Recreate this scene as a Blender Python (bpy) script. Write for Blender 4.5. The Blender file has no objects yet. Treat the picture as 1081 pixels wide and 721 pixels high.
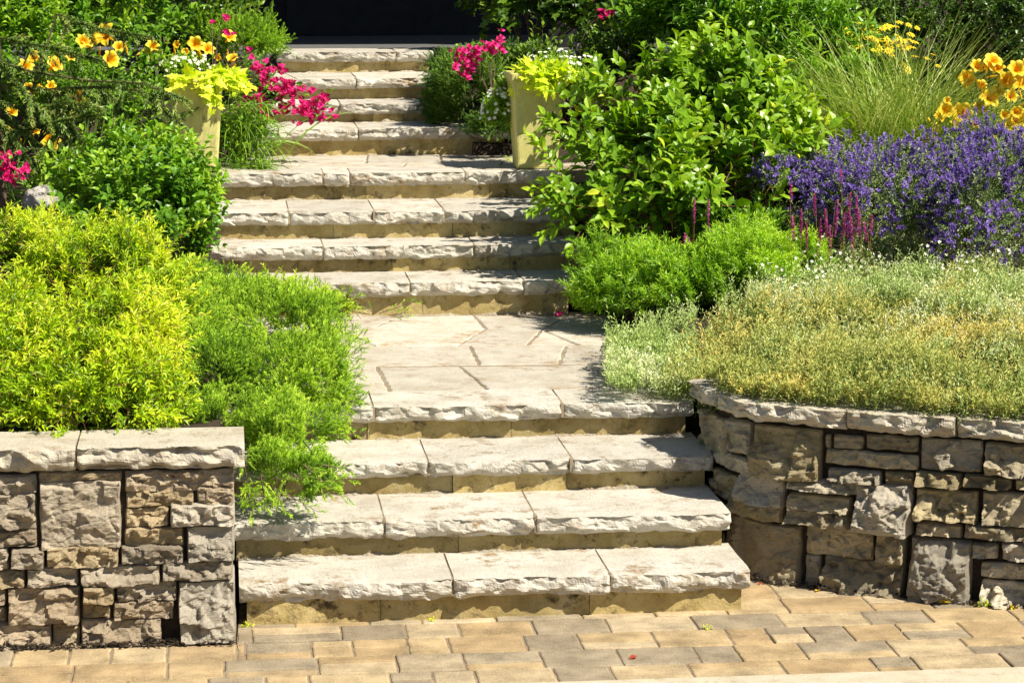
import bpy, math
import numpy as np

# ------------------------------------------------------------------ camera, light, exposure
scene = bpy.context.scene
col = scene.collection
F, PW, PH, YH = 2700.0, 1081.0, 721.0, -60.0
PITCH = math.atan((PH / 2 - YH) / F); YAW = math.radians(6.4); CAMH = 2.53
cam = bpy.data.objects.new('camera', bpy.data.cameras.new('camera'))
col.objects.link(cam)
cam.location = (0, 0, CAMH)
cam.rotation_euler = (math.pi / 2 - PITCH, 0, -YAW)
cam.data.lens = 36 * F / PW; cam.data.sensor_width = 36; cam.data.clip_end = 500; cam.data.clip_start = 0.1
scene.camera = cam

SUN = np.array([0.50, -0.40, 0.77]); SUN /= np.linalg.norm(SUN)
el = math.asin(SUN[2]); az = math.atan2(SUN[0], SUN[1])
world = bpy.data.worlds.new("World"); scene.world = world; world.use_nodes = True
wn = world.node_tree
sky = wn.nodes.new('ShaderNodeTexSky'); sky.sky_type = 'NISHITA'; sky.sun_disc = False
sky.sun_elevation = el; sky.sun_rotation = az
wn.links.new(sky.outputs[0], wn.nodes['Background'].inputs[0])
wn.nodes['Background'].inputs[1].default_value = 0.05
sl = bpy.data.lights.new('sun', 'SUN'); sl.energy = 5.0; sl.angle = math.radians(0.5); sl.color = (1.0, 0.93, 0.80)
so = bpy.data.objects.new('sun', sl); col.objects.link(so)
from mathutils import Vector
so.rotation_euler = Vector(SUN).to_track_quat('Z', 'Y').to_euler(); so.location = (5, 2, 12)
scene.view_settings.view_transform = 'Standard'; scene.view_settings.look = 'None'
scene.view_settings.gamma = 1; scene.view_settings.exposure = 0.72
scene.cycles.max_bounces = 6; scene.cycles.transparent_max_bounces = 4

# ------------------------------------------------------------------ geometry helpers
fw = np.array([math.sin(YAW) * math.cos(PITCH), math.cos(YAW) * math.cos(PITCH), -math.sin(PITCH)])
rt = np.array([math.cos(YAW), -math.sin(YAW), 0.0]); upv = np.cross(rt, fw)

def ray(px, py): return fw + rt * (px - PW / 2) / F - upv * (py - PH / 2) / F
def onz(px, py, z):
    d = ray(px, py); t = (z - CAMH) / d[2]; return np.array([d[0] * t, d[1] * t, z])
def aty(px, py, y):
    d = ray(px, py); t = y / d[1]; return np.array([d[0] * t, y, CAMH + d[2] * t])

def nrm(a): return a / np.maximum(np.linalg.norm(a, axis=-1, keepdims=True), 1e-9)

class MB:
    def __init__(s): s.v = []; s.f = []; s.t = []; s.n = 0
    def add(s, v, faces, tint=0.5):
        v = np.asarray(v, float).reshape(-1, 3)
        for f in faces:
            f = np.asarray(f, int)
            if f.size: s.f.append(f + s.n)
        s.v.append(v); s.t.append(np.broadcast_to(np.asarray(tint, float), (len(v),)).copy()); s.n += len(v)
    def box(s, a, b, tint=0.5):
        x0, y0, z0 = a; x1, y1, z1 = b
        v = [(x0,y0,z0),(x1,y0,z0),(x1,y1,z0),(x0,y1,z0),(x0,y0,z1),(x1,y0,z1),(x1,y1,z1),(x0,y1,z1)]
        s.add(v, [[(0,3,2,1),(4,5,6,7),(0,1,5,4),(1,2,6,5),(2,3,7,6),(3,0,4,7)]], tint)
    def inst(s, tv, tf, R, P, S, tint):
        """template verts tv, faces tf (list of arrays), rotation R (N,3,3) columns = axes, position, scale (N,) or (N,3)"""
        N = len(P); k = len(tv)
        S = np.asarray(S, float)
        if S.ndim == 1: S = np.repeat(S[:, None], 3, 1)
        loc = tv[None] * S[:, None, :]
        v = np.einsum('nij,nkj->nki', R, loc) + P[:, None, :]
        fs = []
        off = (np.arange(N) * k)[:, None, None]
        for f in tf:
            f = np.asarray(f); fs.append((f[None] + off).reshape(-1, f.shape[1]))
        s.add(v.reshape(-1, 3), fs, np.repeat(np.asarray(tint, float), k) if np.ndim(tint) == 1 else np.asarray(tint).reshape(-1))
    def tubes(s, pts, r0, r1, sides=3, tint=0.5):
        pts = np.asarray(pts, float); M, S, _ = pts.shape
        tan = nrm(np.gradient(pts, axis=1))
        ref = np.where(np.abs(tan[..., 2:3]) > 0.9, np.array([1.0, 0, 0]), np.array([0, 0, 1.0]))
        u = nrm(np.cross(tan, ref)); w = np.cross(tan, u)
        r = np.linspace(0, 1, S)[None, :] * (np.asarray(r1) - np.asarray(r0)).reshape(-1, 1) + np.asarray(r0).reshape(-1, 1)
        r = np.broadcast_to(r, (M, S))
        a = np.arange(sides) * 2 * math.pi / sides
        v = pts[:, :, None] + r[:, :, None, None] * (np.cos(a)[None, None, :, None] * u[:, :, None] + np.sin(a)[None, None, :, None] * w[:, :, None])
        i = np.arange(S - 1)[:, None]; j = np.arange(sides)[None]
        q = np.stack([i * sides + j, i * sides + (j + 1) % sides, (i + 1) * sides + (j + 1) % sides, (i + 1) * sides + j], -1).reshape(-1, 4)
        off = (np.arange(M) * S * sides)[:, None, None]
        s.add(v.reshape(-1, 3), [(q[None] + off).reshape(-1, 4)], tint)
    def build(s, name, m, parent=None, smooth=False):
        me = bpy.data.meshes.new(name)
        v = np.concatenate(s.v)
        me.vertices.add(len(v)); me.vertices.foreach_set('co', v.astype(np.float32).ravel())
        loops = np.concatenate([f.ravel() for f in s.f])
        tot = np.concatenate([np.full(len(f), f.shape[1]) for f in s.f])
        st = np.concatenate([[0], np.cumsum(tot)[:-1]])
        me.loops.add(len(loops)); me.loops.foreach_set('vertex_index', loops.astype(np.int32))
        me.polygons.add(len(tot)); me.polygons.foreach_set('loop_start', st.astype(np.int32))
        if smooth is not None: me.polygons.foreach_set('use_smooth', np.full(len(tot), bool(smooth)))
        me.update(calc_edges=True); me.validate()
        at = me.attributes.new('tint', 'FLOAT', 'POINT'); at.data.foreach_set('value', np.concatenate(s.t).astype(np.float32))
        me.materials.append(m)
        o = bpy.data.objects.new(name, me); col.objects.link(o)
        if parent is not None: o.parent = parent
        return o

ORIG = {}
def thing(name, label, cat, loc=(0, 0, 0), group=None, kind=None):
    o = bpy.data.objects.new(name, None); o.empty_display_size = 0.1; col.objects.link(o)
    o.location = [float(c) for c in loc]
    return tag(o, label, cat, group, kind)
def tag(o, label=None, cat=None, group=None, kind=None):
    if label: o['label'] = label
    if cat: o['category'] = cat
    if group: o['group'] = group
    if kind: o['kind'] = kind
    return o
def part(mb, name, m, parent, smooth=False, label=None, kind=None):
    """build a world-space mesh as child of a thing whose Empty sits at its base"""
    root = parent
    off = np.zeros(3)
    while root is not None: off += np.array(root.location); root = root.parent
    for i in range(len(mb.v)): mb.v[i] = mb.v[i] - off
    o = mb.build(name, m, parent, smooth)
    if label: o['label'] = label
    if kind: o['kind'] = kind
    return o

# ------------------------------------------------------------------ numpy noise
def _h(ix, iy, s):
    n = (ix.astype(np.int64) * 374761393 + iy.astype(np.int64) * 668265263 + s * 982451653) & 0xffffffff
    n = ((n ^ (n >> 13)) * 1274126177) & 0xffffffff
    return ((n ^ (n >> 16)) & 0xffffff) / float(0xffffff)
def vnoise(x, y, s=0):
    x, y = np.broadcast_arrays(np.asarray(x, float), np.asarray(y, float))
    ix, iy = np.floor(x), np.floor(y); fx, fy = x - ix, y - iy
    fx = fx * fx * (3 - 2 * fx); fy = fy * fy * (3 - 2 * fy)
    a = _h(ix, iy, s); b = _h(ix + 1, iy, s); c = _h(ix, iy + 1, s); d = _h(ix + 1, iy + 1, s)
    return (a + (b - a) * fx) * (1 - fy) + (c + (d - c) * fx) * fy - 0.5
def fbm(x, y, s=0, o=4):
    r = 0; a = 1.0
    for k in range(o): r = r + a * vnoise(x * 2 ** k, y * 2 ** k, s + k * 7); a *= 0.5
    return r
def facet(x, y, s=0, sharp=14.0):
    """rough-split rock: softly blended tilted planes, one per cell"""
    x, y = np.broadcast_arrays(np.asarray(x, float), np.asarray(y, float))
    ix, iy = np.floor(x), np.floor(y)
    num = np.zeros_like(x); den = np.zeros_like(x)
    for dx in (-1, 0, 1):
        for dy in (-1, 0, 1):
            cx = ix + dx; cy = iy + dy
            px = cx + _h(cx, cy, s); py = cy + _h(cx, cy, s + 1)
            h = _h(cx, cy, s + 2) - 0.5
            gx = (_h(cx, cy, s + 3) - 0.5) * 1.8; gy = (_h(cx, cy, s + 4) - 0.5) * 1.8
            d = np.hypot(x - px, y - py)
            w = np.exp(-sharp * d)
            num += w * (h + gx * (x - px) + gy * (y - py)); den += w
    return num / den
def sstep(x): x = np.clip(x, 0, 1); return x * x * (3 - 2 * x)

# ------------------------------------------------------------------ materials
def newmat(name):
    m = bpy.data.materials.new(name); m.use_nodes = True
    nt = m.node_tree; nt.nodes.clear()
    return m, nt, nt.nodes.new, nt.links.new
def ramp(N, L, fac, stops):
    r = N('ShaderNodeValToRGB'); e = r.color_ramp.elements
    while len(e) < len(stops): e.new(0.5)
    for q, (p, c) in zip(e, stops): q.position = p; q.color = (*c, 1)
    L(fac, r.inputs[0]); return r.outputs[0]
def noise(N, L, vec, scale, detail=5, rough=0.6, w=None):
    n = N('ShaderNodeTexNoise'); n.inputs['Scale'].default_value = scale; n.inputs['Detail'].default_value = detail
    n.inputs['Roughness'].default_value = rough
    L(vec, n.inputs['Vector']); return n.outputs['Fac']
def mix(N, L, fac, a, b, mode='MIX'):
    m = N('ShaderNodeMix'); m.data_type = 'RGBA'; m.blend_type = mode
    for inp, val in ((m.inputs[0], fac), (m.inputs[6], a), (m.inputs[7], b)):
        if hasattr(val, 'is_linked'): L(val, inp)
        elif isinstance(val, tuple): inp.default_value = (*val, 1)
        else: inp.default_value = val
    return m.outputs[2]

def stone_mat(name, ca, cb, cc, stain=(0.16, 0.10, 0.05), stain_amt=0.5, bump=0.5, rough=0.85, sc=1.0, stretch=(1, 1, 1), tint=0.35):
    m, nt, N, L = newmat(name)
    tc = N('ShaderNodeTexCoord'); oi = N('ShaderNodeObjectInfo')
    mp = N('ShaderNodeMapping'); mp.inputs['Scale'].default_value = stretch; L(tc.outputs['Object'], mp.inputs[0])
    v = mp.outputs[0]
    base = ramp(N, L, noise(N, L, v, 5 * sc, 6, .65), [(0.3, ca), (0.5, cb), (0.72, cc)])
    bigr = noise(N, L, v, 3.1 * sc, 4, .6)
    big = ramp(N, L, bigr, [(.40, (.08, .08, .08)), (.62, (1, 1, 1))])
    st = ramp(N, L, noise(N, L, v, 9 * sc, 8, .75), [(0.52, (0, 0, 0)), (0.72, (1, 1, 1))])
    sm = N('ShaderNodeMath'); sm.operation = 'MULTIPLY'; L(st, sm.inputs[0]); L(big, sm.inputs[1])
    sm2 = N('ShaderNodeMath'); sm2.operation = 'MULTIPLY'; L(sm.outputs[0], sm2.inputs[0]); sm2.inputs[1].default_value = stain_amt * 2
    c = mix(N, L, sm2.outputs[0], base, stain)
    lk = ramp(N, L, noise(N, L, v, 38 * sc, 6, .7), [(.56, (0, 0, 0)), (.66, (1, 1, 1))])
    lb = ramp(N, L, noise(N, L, v, 4.2 * sc, 3, .5), [(.47, (0, 0, 0)), (.6, (.75, .75, .75))])
    lm = N('ShaderNodeMath'); lm.operation = 'MULTIPLY'; L(lk, lm.inputs[0]); L(lb, lm.inputs[1])
    c = mix(N, L, lm.outputs[0], c, tuple(q * .75 for q in stain))
    at = N('ShaderNodeAttribute'); at.attribute_name = 'tint'
    gr = noise(N, L, v, 160 * sc, 4, .8)
    grm = N('ShaderNodeMapRange'); L(gr, grm.inputs[0]); grm.inputs[1].default_value = .3; grm.inputs[2].default_value = .7
    grm.inputs[3].default_value = .80; grm.inputs[4].default_value = 1.16
    tm = N('ShaderNodeMath'); tm.operation = 'MULTIPLY_ADD'; L(at.outputs['Fac'], tm.inputs[0]); tm.inputs[1].default_value = tint * 2; tm.inputs[2].default_value = 1 - tint
    mm = N('ShaderNodeMath'); mm.operation = 'MULTIPLY'; L(grm.outputs[0], mm.inputs[0]); L(tm.outputs[0], mm.inputs[1])
    hs = N('ShaderNodeHueSaturation'); L(c, hs.inputs['Color']); L(mm.outputs[0], hs.inputs['Value'])
    p = N('ShaderNodeBsdfPrincipled'); p.inputs['Roughness'].default_value = rough
    p.inputs['Specular IOR Level'].default_value = 0.25
    L(hs.outputs[0], p.inputs['Base Color'])
    b1 = N('ShaderNodeBump'); b1.inputs['Strength'].default_value = bump; b1.inputs['Distance'].default_value = 0.016
    L(noise(N, L, v, 34 * sc, 8, .7), b1.inputs['Height'])
    b2 = N('ShaderNodeBump'); b2.inputs['Strength'].default_value = bump; b2.inputs['Distance'].default_value = 0.003
    b3 = N('ShaderNodeBump'); b3.inputs['Strength'].default_value = min(1, bump * 1.3); b3.inputs['Distance'].default_value = 0.007
    L(noise(N, L, v, 85 * sc, 5, .75), b3.inputs['Height']); L(b1.outputs[0], b3.inputs['Normal'])
    L(gr, b2.inputs['Height']); L(b3.outputs[0], b2.inputs['Normal'])
    L(b2.outputs[0], p.inputs['Normal'])
    o = N('ShaderNodeOutputMaterial'); L(p.outputs[0], o.inputs[0])
    return m

def leaf_mat(name, stops, trans=0.35, rough=0.42, spec=0.35, tc=1.1, vein=0.0):
    stops = [(p_, tuple(min(.95, q_ * 1.25) for q_ in c_)) for p_, c_ in stops]
    m, nt, N, L = newmat(name)
    at = N('ShaderNodeAttribute'); at.attribute_name = 'tint'
    c = ramp(N, L, at.outputs['Fac'], stops)
    tco = N('ShaderNodeTexCoord')
    nz = noise(N, L, tco.outputs['Object'], 60, 3, .6)
    mr = N('ShaderNodeMapRange'); L(nz, mr.inputs[0]); mr.inputs[1].default_value = .3; mr.inputs[2].default_value = .7; mr.inputs[3].default_value = .75; mr.inputs[4].default_value = 1.2
    hs = N('ShaderNodeHueSaturation'); L(c, hs.inputs['Color']); L(mr.outputs[0], hs.inputs['Value'])
    p = N('ShaderNodeBsdfPrincipled'); p.inputs['Roughness'].default_value = rough; p.inputs['Specular IOR Level'].default_value = spec
    L(hs.outputs[0], p.inputs['Base Color'])
    tr = N('ShaderNodeBsdfTranslucent')
    tcol = N('ShaderNodeHueSaturation'); L(hs.outputs[0], tcol.inputs['Color']); tcol.inputs['Value'].default_value = tc; tcol.inputs['Saturation'].default_value = 1.1
    L(tcol.outputs[0], tr.inputs['Color'])
    mx = N('ShaderNodeMixShader'); mx.inputs[0].default_value = trans; L(p.outputs[0], mx.inputs[1]); L(tr.outputs[0], mx.inputs[2])
    o = N('ShaderNodeOutputMaterial'); L(mx.outputs[0], o.inputs[0])
    return m

def plain_mat(name, ca, cb, rough=.7, sc=20, bump=.2, spec=.3):
    m, nt, N, L = newmat(name)
    tc = N('ShaderNodeTexCoord'); nz = noise(N, L, tc.outputs['Object'], sc, 5, .6)
    c = ramp(N, L, nz, [(.35, ca), (.68, cb)])
    p = N('ShaderNodeBsdfPrincipled'); p.inputs['Roughness'].default_value = rough; p.inputs['Specular IOR Level'].default_value = spec
    L(c, p.inputs['Base Color'])
    b = N('ShaderNodeBump'); b.inputs['Strength'].default_value = bump; b.inputs['Distance'].default_value = .01; L(nz, b.inputs['Height']); L(b.outputs[0], p.inputs['Normal'])
    o = N('ShaderNodeOutputMaterial'); L(p.outputs[0], o.inputs[0]); return m

M = {}
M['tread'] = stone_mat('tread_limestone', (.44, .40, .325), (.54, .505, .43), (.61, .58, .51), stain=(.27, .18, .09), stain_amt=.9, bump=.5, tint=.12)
M['flag'] = stone_mat('flagstone', (.41, .355, .27), (.50, .455, .375), (.58, .54, .46), stain=(.32, .22, .12), stain_amt=.9, bump=.35, tint=.18)
M['cap'] = stone_mat('capstone_limestone', (.42, .37, .28), (.50, .45, .35), (.56, .51, .42), stain=(.27, .20, .11), stain_amt=.7, bump=.5, tint=.10)
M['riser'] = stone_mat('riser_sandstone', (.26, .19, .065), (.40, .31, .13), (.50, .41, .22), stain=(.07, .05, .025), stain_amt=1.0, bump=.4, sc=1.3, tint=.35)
M['mortar'] = stone_mat('mortar', (.40, .33, .24), (.50, .43, .32), (.56, .50, .40), stain=(.2, .13, .08), stain_amt=.8, bump=.8, sc=2)
M['joint'] = stone_mat('joint_mortar', (.34, .25, .16), (.42, .33, .22), (.48, .40, .28), stain=(.16, .10, .06), stain_amt=.8, bump=.8, sc=2)
wc = [((.29, .22, .14), (.39, .31, .21), (.47, .39, .28)), ((.27, .22, .155), (.38, .32, .235), (.48, .42, .32)), ((.31, .23, .125), (.40, .31, .18), (.47, .385, .25)), ((.40, .35, .27), (.48, .43, .34), (.55, .50, .41))]
M['wl'] = [stone_mat('split_fieldstone', *c, stain=(.18, .13, .08), stain_amt=.5, bump=.7, stretch=(1, 1, 1.8)) for c in wc]
wc = [((.33, .275, .175), (.46, .39, .255), (.57, .50, .36)), ((.37, .32, .225), (.50, .44, .325), (.60, .54, .42)), ((.32, .255, .135), (.44, .36, .205), (.55, .47, .30)), ((.38, .34, .26), (.47, .42, .33), (.55, .50, .41))]
M['wr'] = [stone_mat('olive_fieldstone', *c, stain=(.13, .10, .05), stain_amt=.6, bump=.8, stretch=(1, 1, 1.8), tint=.5) for c in wc]
M['dark'] = plain_mat('wall_core_earth', (.03, .022, .015), (.06, .045, .03), sc=40, bump=.6, rough=.95)
M['soil'] = plain_mat('bark_mulch_soil', (.022, .016, .010), (.065, .044, .028), sc=70, bump=1, rough=.95)
M['asphalt'] = plain_mat('asphalt', (.04, .04, .04), (.06, .06, .06), sc=150, bump=.5, rough=.9)
M['kerb'] = stone_mat('kerb_concrete', (.46, .40, .28), (.52, .46, .34), (.58, .52, .40), stain=(.3, .22, .12), stain_amt=.5, bump=.3, sc=1.5)
M['bark'] = plain_mat('bark', (.09, .06, .035), (.17, .12, .07), sc=60, bump=.5)
M['redstem'] = plain_mat('reddish_stem', (.16, .07, .03), (.26, .13, .05), sc=60)
M['greenstem'] = plain_mat('green_stem', (.06, .12, .015), (.12, .18, .03), sc=60)
M['planter'] = stone_mat('olive_yellow_glaze', (.58, .54, .17), (.65, .60, .21), (.69, .65, .27), stain=(.26, .20, .08), stain_amt=.35, bump=.06, rough=.5, sc=1.2, stretch=(1, 1, .35), tint=.0)
M['boulder'] = stone_mat('boulder_stone', (.38, .35, .30), (.48, .45, .40), (.58, .55, .5), bump=.7)
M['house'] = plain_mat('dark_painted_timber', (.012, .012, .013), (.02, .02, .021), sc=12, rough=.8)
M['roofing'] = plain_mat('roof_shingle', (.03, .028, .026), (.06, .055, .05), sc=40, rough=.9)
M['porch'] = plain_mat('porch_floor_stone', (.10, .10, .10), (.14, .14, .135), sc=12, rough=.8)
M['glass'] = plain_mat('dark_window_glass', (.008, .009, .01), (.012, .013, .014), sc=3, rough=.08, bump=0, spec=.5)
G = lambda r, g, b: (r, g, b)
M['spirea'] = leaf_mat('golden_spirea_leaf', [(0, G(.10, .20, .004)), (.3, G(.26, .41, .008)), (.7, G(.48, .60, .016)), (1, G(.62, .60, .05))], trans=.35)
M['juniper'] = leaf_mat('fresh_juniper_needle', [(0, G(.07, .17, .006)), (.45, G(.29, .48, .02)), (1, G(.58, .72, .08))], trans=.3, rough=.6)
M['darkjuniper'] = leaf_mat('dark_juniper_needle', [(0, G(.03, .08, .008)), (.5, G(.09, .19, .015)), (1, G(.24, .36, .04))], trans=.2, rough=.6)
M['feather'] = leaf_mat('feathery_leaf', [(0, G(.08, .20, .008)), (.5, G(.26, .46, .02)), (1, G(.48, .64, .05))], trans=.35)
M['dogwood'] = leaf_mat('broad_green_leaf', [(0, G(.06, .14, .006)), (.4, G(.15, .29, .012)), (.85, G(.29, .43, .022)), (1, G(.48, .50, .03))], trans=.3, rough=.35)
M['broad2'] = leaf_mat('mid_green_leaf', [(0, G(.04, .12, .008)), (.5, G(.13, .28, .014)), (1, G(.30, .44, .03))], trans=.3, rough=.35)
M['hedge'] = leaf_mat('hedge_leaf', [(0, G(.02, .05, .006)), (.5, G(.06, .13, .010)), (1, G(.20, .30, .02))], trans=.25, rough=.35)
M['spruce'] = leaf_mat('spruce_needle', [(0, G(.05, .10, .015)), (.5, G(.16, .26, .04)), (1, G(.30, .30, .07))], trans=.1)
M['grass'] = leaf_mat('ornamental_grass_blade', [(0, G(.13, .22, .03)), (.5, G(.30, .40, .07)), (1, G(.52, .54, .17))], trans=.3)
M['blade'] = leaf_mat('strap_leaf', [(0, G(.07, .17, .015)), (.5, G(.14, .27, .02)), (1, G(.26, .38, .04))], trans=.3)
M['lime'] = leaf_mat('lime_vine_leaf', [(0, G(.38, .50, .02)), (.5, G(.55, .66, .03)), (1, G(.70, .72, .06))], trans=.35)
M['gold'] = leaf_mat('gold_groundcover_leaf', [(0, G(.22, .26, .06)), (.25, G(.38, .41, .10)), (.55, G(.53, .49, .14)), (.85, G(.60, .47, .13)), (1, G(.68, .62, .38))], trans=.25, rough=.6)
M['silver'] = leaf_mat('silver_groundcover_leaf', [(0, G(.22, .32, .06)), (.4, G(.42, .52, .18)), (.75, G(.62, .64, .36)), (1, G(.72, .74, .58))], trans=.25, rough=.6)
M['catleaf'] = leaf_mat('grey_green_catmint_leaf', [(0, G(.07, .11, .03)), (.5, G(.20, .27, .08)), (1, G(.40, .46, .22))], trans=.2, rough=.6)
M['purple'] = leaf_mat('purple_catmint_flower', [(0, G(.05, .025, .15)), (.5, G(.14, .08, .33)), (1, G(.36, .27, .58))], trans=.25, rough=.6)
M['magenta'] = leaf_mat('magenta_bract', [(0, G(.35, .005, .07)), (.5, G(.62, .012, .16)), (1, G(.75, .06, .32))], trans=.3, rough=.6)
M['salvia'] = leaf_mat('pink_salvia_floret', [(0, G(.22, .015, .11)), (.5, G(.42, .05, .24)), (1, G(.58, .22, .42))], trans=.25, rough=.6)
M['lily'] = leaf_mat('daylily_petal', [(0, G(.66, .22, .004)), (.2, G(.74, .38, .006)), (.6, G(.76, .50, .012)), (1, G(.76, .58, .04))], trans=.3, rough=.5)
M['coreopsis'] = leaf_mat('yellow_daisy_petal', [(0, G(.45, .16, .01)), (.3, G(.85, .50, .01)), (1, G(.95, .66, .02))], trans=.3, rough=.6)
M['white'] = leaf_mat('white_petal', [(0, G(.70, .70, .45)), (1, G(.85, .85, .80))], trans=.3, rough=.6)
M['redleaf'] = leaf_mat('russet_leaf', [(0, G(.18, .06, .03)), (.5, G(.34, .14, .06)), (1, G(.30, .26, .06))], trans=.3)
M['yellowpetal'] = leaf_mat('fallen_yellow_leaf', [(0, G(.7, .4, .02)), (1, G(.85, .7, .05))], trans=.2)
M['redpetal'] = leaf_mat('fallen_red_petal', [(0, G(.30, .04, .02)), (1, G(.55, .12, .04))], trans=.2)

# ------------------------------------------------------------------ site data
YK = [9.37, 9.74, 10.19, 10.63, 13.26, 13.65, 13.96, 14.59, 15.72, 16.23, 16.63, 17.30]
ZK = [.166, .311, .449, .597, .778, .927, 1.080, 1.238, 1.408, 1.529, 1.667, 1.808]
XL = [.02, -.015, -.015, -.015, .0, -.09, -.09, -.05, .25, .28, .30, .35]
XR = [1.97, 1.965, 1.98, 1.975, 1.82, 1.95, 1.95, 1.95, 1.75, 1.52, 1.50, 1.41]
WP = np.array([(1.965, 10.45), (1.985, 10.24), (2.03, 10.03), (2.10, 9.875), (2.26, 9.765), (2.45, 9.65), (2.66, 9.535), (2.88, 9.42), (3.03, 9.345), (3.3, 9.23), (3.7, 9.11), (4.2, 9.05), (6.0, 9.0), (9.0, 9.0)])
# smooth the right wall's plan curve
_s = np.concatenate([[0], np.cumsum(np.hypot(*np.diff(WP, axis=0).T))])
_q = np.arange(0, _s[-1], .02)
WPs = np.stack([np.interp(_q, _s, WP[:, i]) for i in (0, 1)], 1)
for _ in range(12):
    WPs[1:-1] = .25 * WPs[:-2] + .5 * WPs[1:-1] + .25 * WPs[2:]
_ws = np.concatenate([[0], np.cumsum(np.hypot(*np.diff(WPs, axis=0).T))])
def wall_frame(u):
    x = np.interp(u, _ws, WPs[:, 0]); y = np.interp(u, _ws, WPs[:, 1])
    x2 = np.interp(u + .04, _ws, WPs[:, 0]); y2 = np.interp(u + .04, _ws, WPs[:, 1])
    x1 = np.interp(u - .04, _ws, WPs[:, 0]); y1 = np.interp(u - .04, _ws, WPs[:, 1])
    tx, ty = x2 - x1, y2 - y1; l = np.hypot(tx, ty) + 1e-9
    return x, y, ty / l, -tx / l       # outward normal (towards the paving)
LWY = 9.20
def left_frame(u): return u, np.full_like(u, LWY), np.zeros_like(u), -np.ones_like(u)
def ywall(x):    # y of the right wall at x
    return np.interp(x, WPs[:, 0], WPs[:, 1])

def bedz(x, y):
    yy = [9.0, 10.6, 12.6, 13.6, 14.6, 15.7, 17.3, 19, 30]
    zz = [.66, .67, .74, .90, 1.16, 1.30, 1.70, 1.80, 1.9]
    return np.interp(y, yy, zz) + .04 * vnoise(x * 2, y * 2, 5)

# ------------------------------------------------------------------ ground, road, kerb, paving
g = MB(); g.add([(-200, -200, -.16), (200, -200, -.16), (200, 250, -.16), (-200, 250, -.16)], [[(0, 1, 2, 3)]])
tag(g.build('ground', M['soil']), kind='structure')
g = MB(); g.add([(-60, 1.2, -.12), (60, 1.2, -.12), (60, 8.30, -.12), (-60, 8.30, -.12)], [[(0, 1, 2, 3)]])
tag(g.build('road', M['asphalt']), kind='structure')
g = MB(); g.box((-30, 8.28, -.15), (30, 8.50, .004))
tag(g.build('kerb', M['kerb']), kind='structure')

# garden soil: one terraced sheet behind the two walls and beside the stairs
gx = np.arange(-7, 9.01, .06); gy = np.arange(9.05, 23, .06)
X, Y = np.meshgrid(gx, gy, indexing='ij')
Zb = bedz(X, Y) + .02 * fbm(X * 9, Y * 9, 3)
hid = np.zeros_like(X, bool)
hid |= (X < 0.1) & (Y < LWY + .22)
hid |= (X >= 0.1) & (X < 1.9) & (Y < 9.6)
hid |= (X > 1.9) & (Y < ywall(X) + .16)
hid |= (X > -.0) & (X < 1.93) & (Y < 15.6)
hid |= (X > -.0) & (X < 2.0) & (Y < 13.2)
hid |= (X > .25) & (X < 1.48) & (Y < 19)
hid |= (X > -3.2) & (X < 4.6) & (Y > 18.0)
Zb[hid] = -.2
n0, n1 = X.shape
idx = np.arange(n0 * n1).reshape(n0, n1)
g = MB(); g.add(np.stack([X, Y, Zb], -1).reshape(-1, 3), [np.stack([idx[:-1, :-1], idx[1:, :-1], idx[1:, 1:], idx[:-1, 1:]], -1).reshape(-1, 4)])
tag(g.build('garden_soil', M['soil'], smooth=True), kind='structure')

# pavers (one laid surface)
def paver_mat():
    m, nt, N, L = newmat('tumbled_concrete_pavers')
    at = N('ShaderNodeAttribute'); at.attribute_name = 'tint'; tc = N('ShaderNodeTexCoord'); v = tc.outputs['Object']
    c = ramp(N, L, at.outputs['Fac'], [(0, (.23, .185, .125)), (.18, (.30, .245, .165)), (.32, (.34, .265, .165)), (.40, (.33, .235, .125)), (.7, (.40, .30, .165)), (1, (.40, .325, .215))])
    n1 = noise(N, L, v, 7, 5, .6); n2 = noise(N, L, v, 130, 4, .8)
    a = N('ShaderNodeMath'); a.operation = 'ADD'; L(n1, a.inputs[0]); L(n2, a.inputs[1])
    mr = N('ShaderNodeMapRange'); L(a.outputs[0], mr.inputs[0]); mr.inputs[1].default_value = .75; mr.inputs[2].default_value = 1.25; mr.inputs[3].default_value = .55; mr.inputs[4].default_value = 1.45
    hs = N('ShaderNodeHueSaturation'); L(c, hs.inputs['Color']); L(mr.outputs[0], hs.inputs['Value'])
    p = N('ShaderNodeBsdfPrincipled'); p.inputs['Roughness'].default_value = .9; p.inputs['Specular IOR Level'].default_value = .2
    L(hs.outputs[0], p.inputs['Base Color'])
    b = N('ShaderNodeBump'); b.inputs['Strength'].default_value = .6; b.inputs['Distance'].default_value = .004; L(n2, b.inputs['Height']); L(b.outputs[0], p.inputs['Normal'])
    o = N('ShaderNodeOutputMaterial'); L(p.outputs[0], o.inputs[0]); return m
rng = np.random.default_rng(11)
pv = MB()
def ylim(x):
    r = np.where(x < .0115, LWY - .07, np.where(x < 1.93, 20.0, 20.0))
    return np.where(x >= 1.93, ywall(np.maximum(x, 1.965)) - .05, r)
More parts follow.
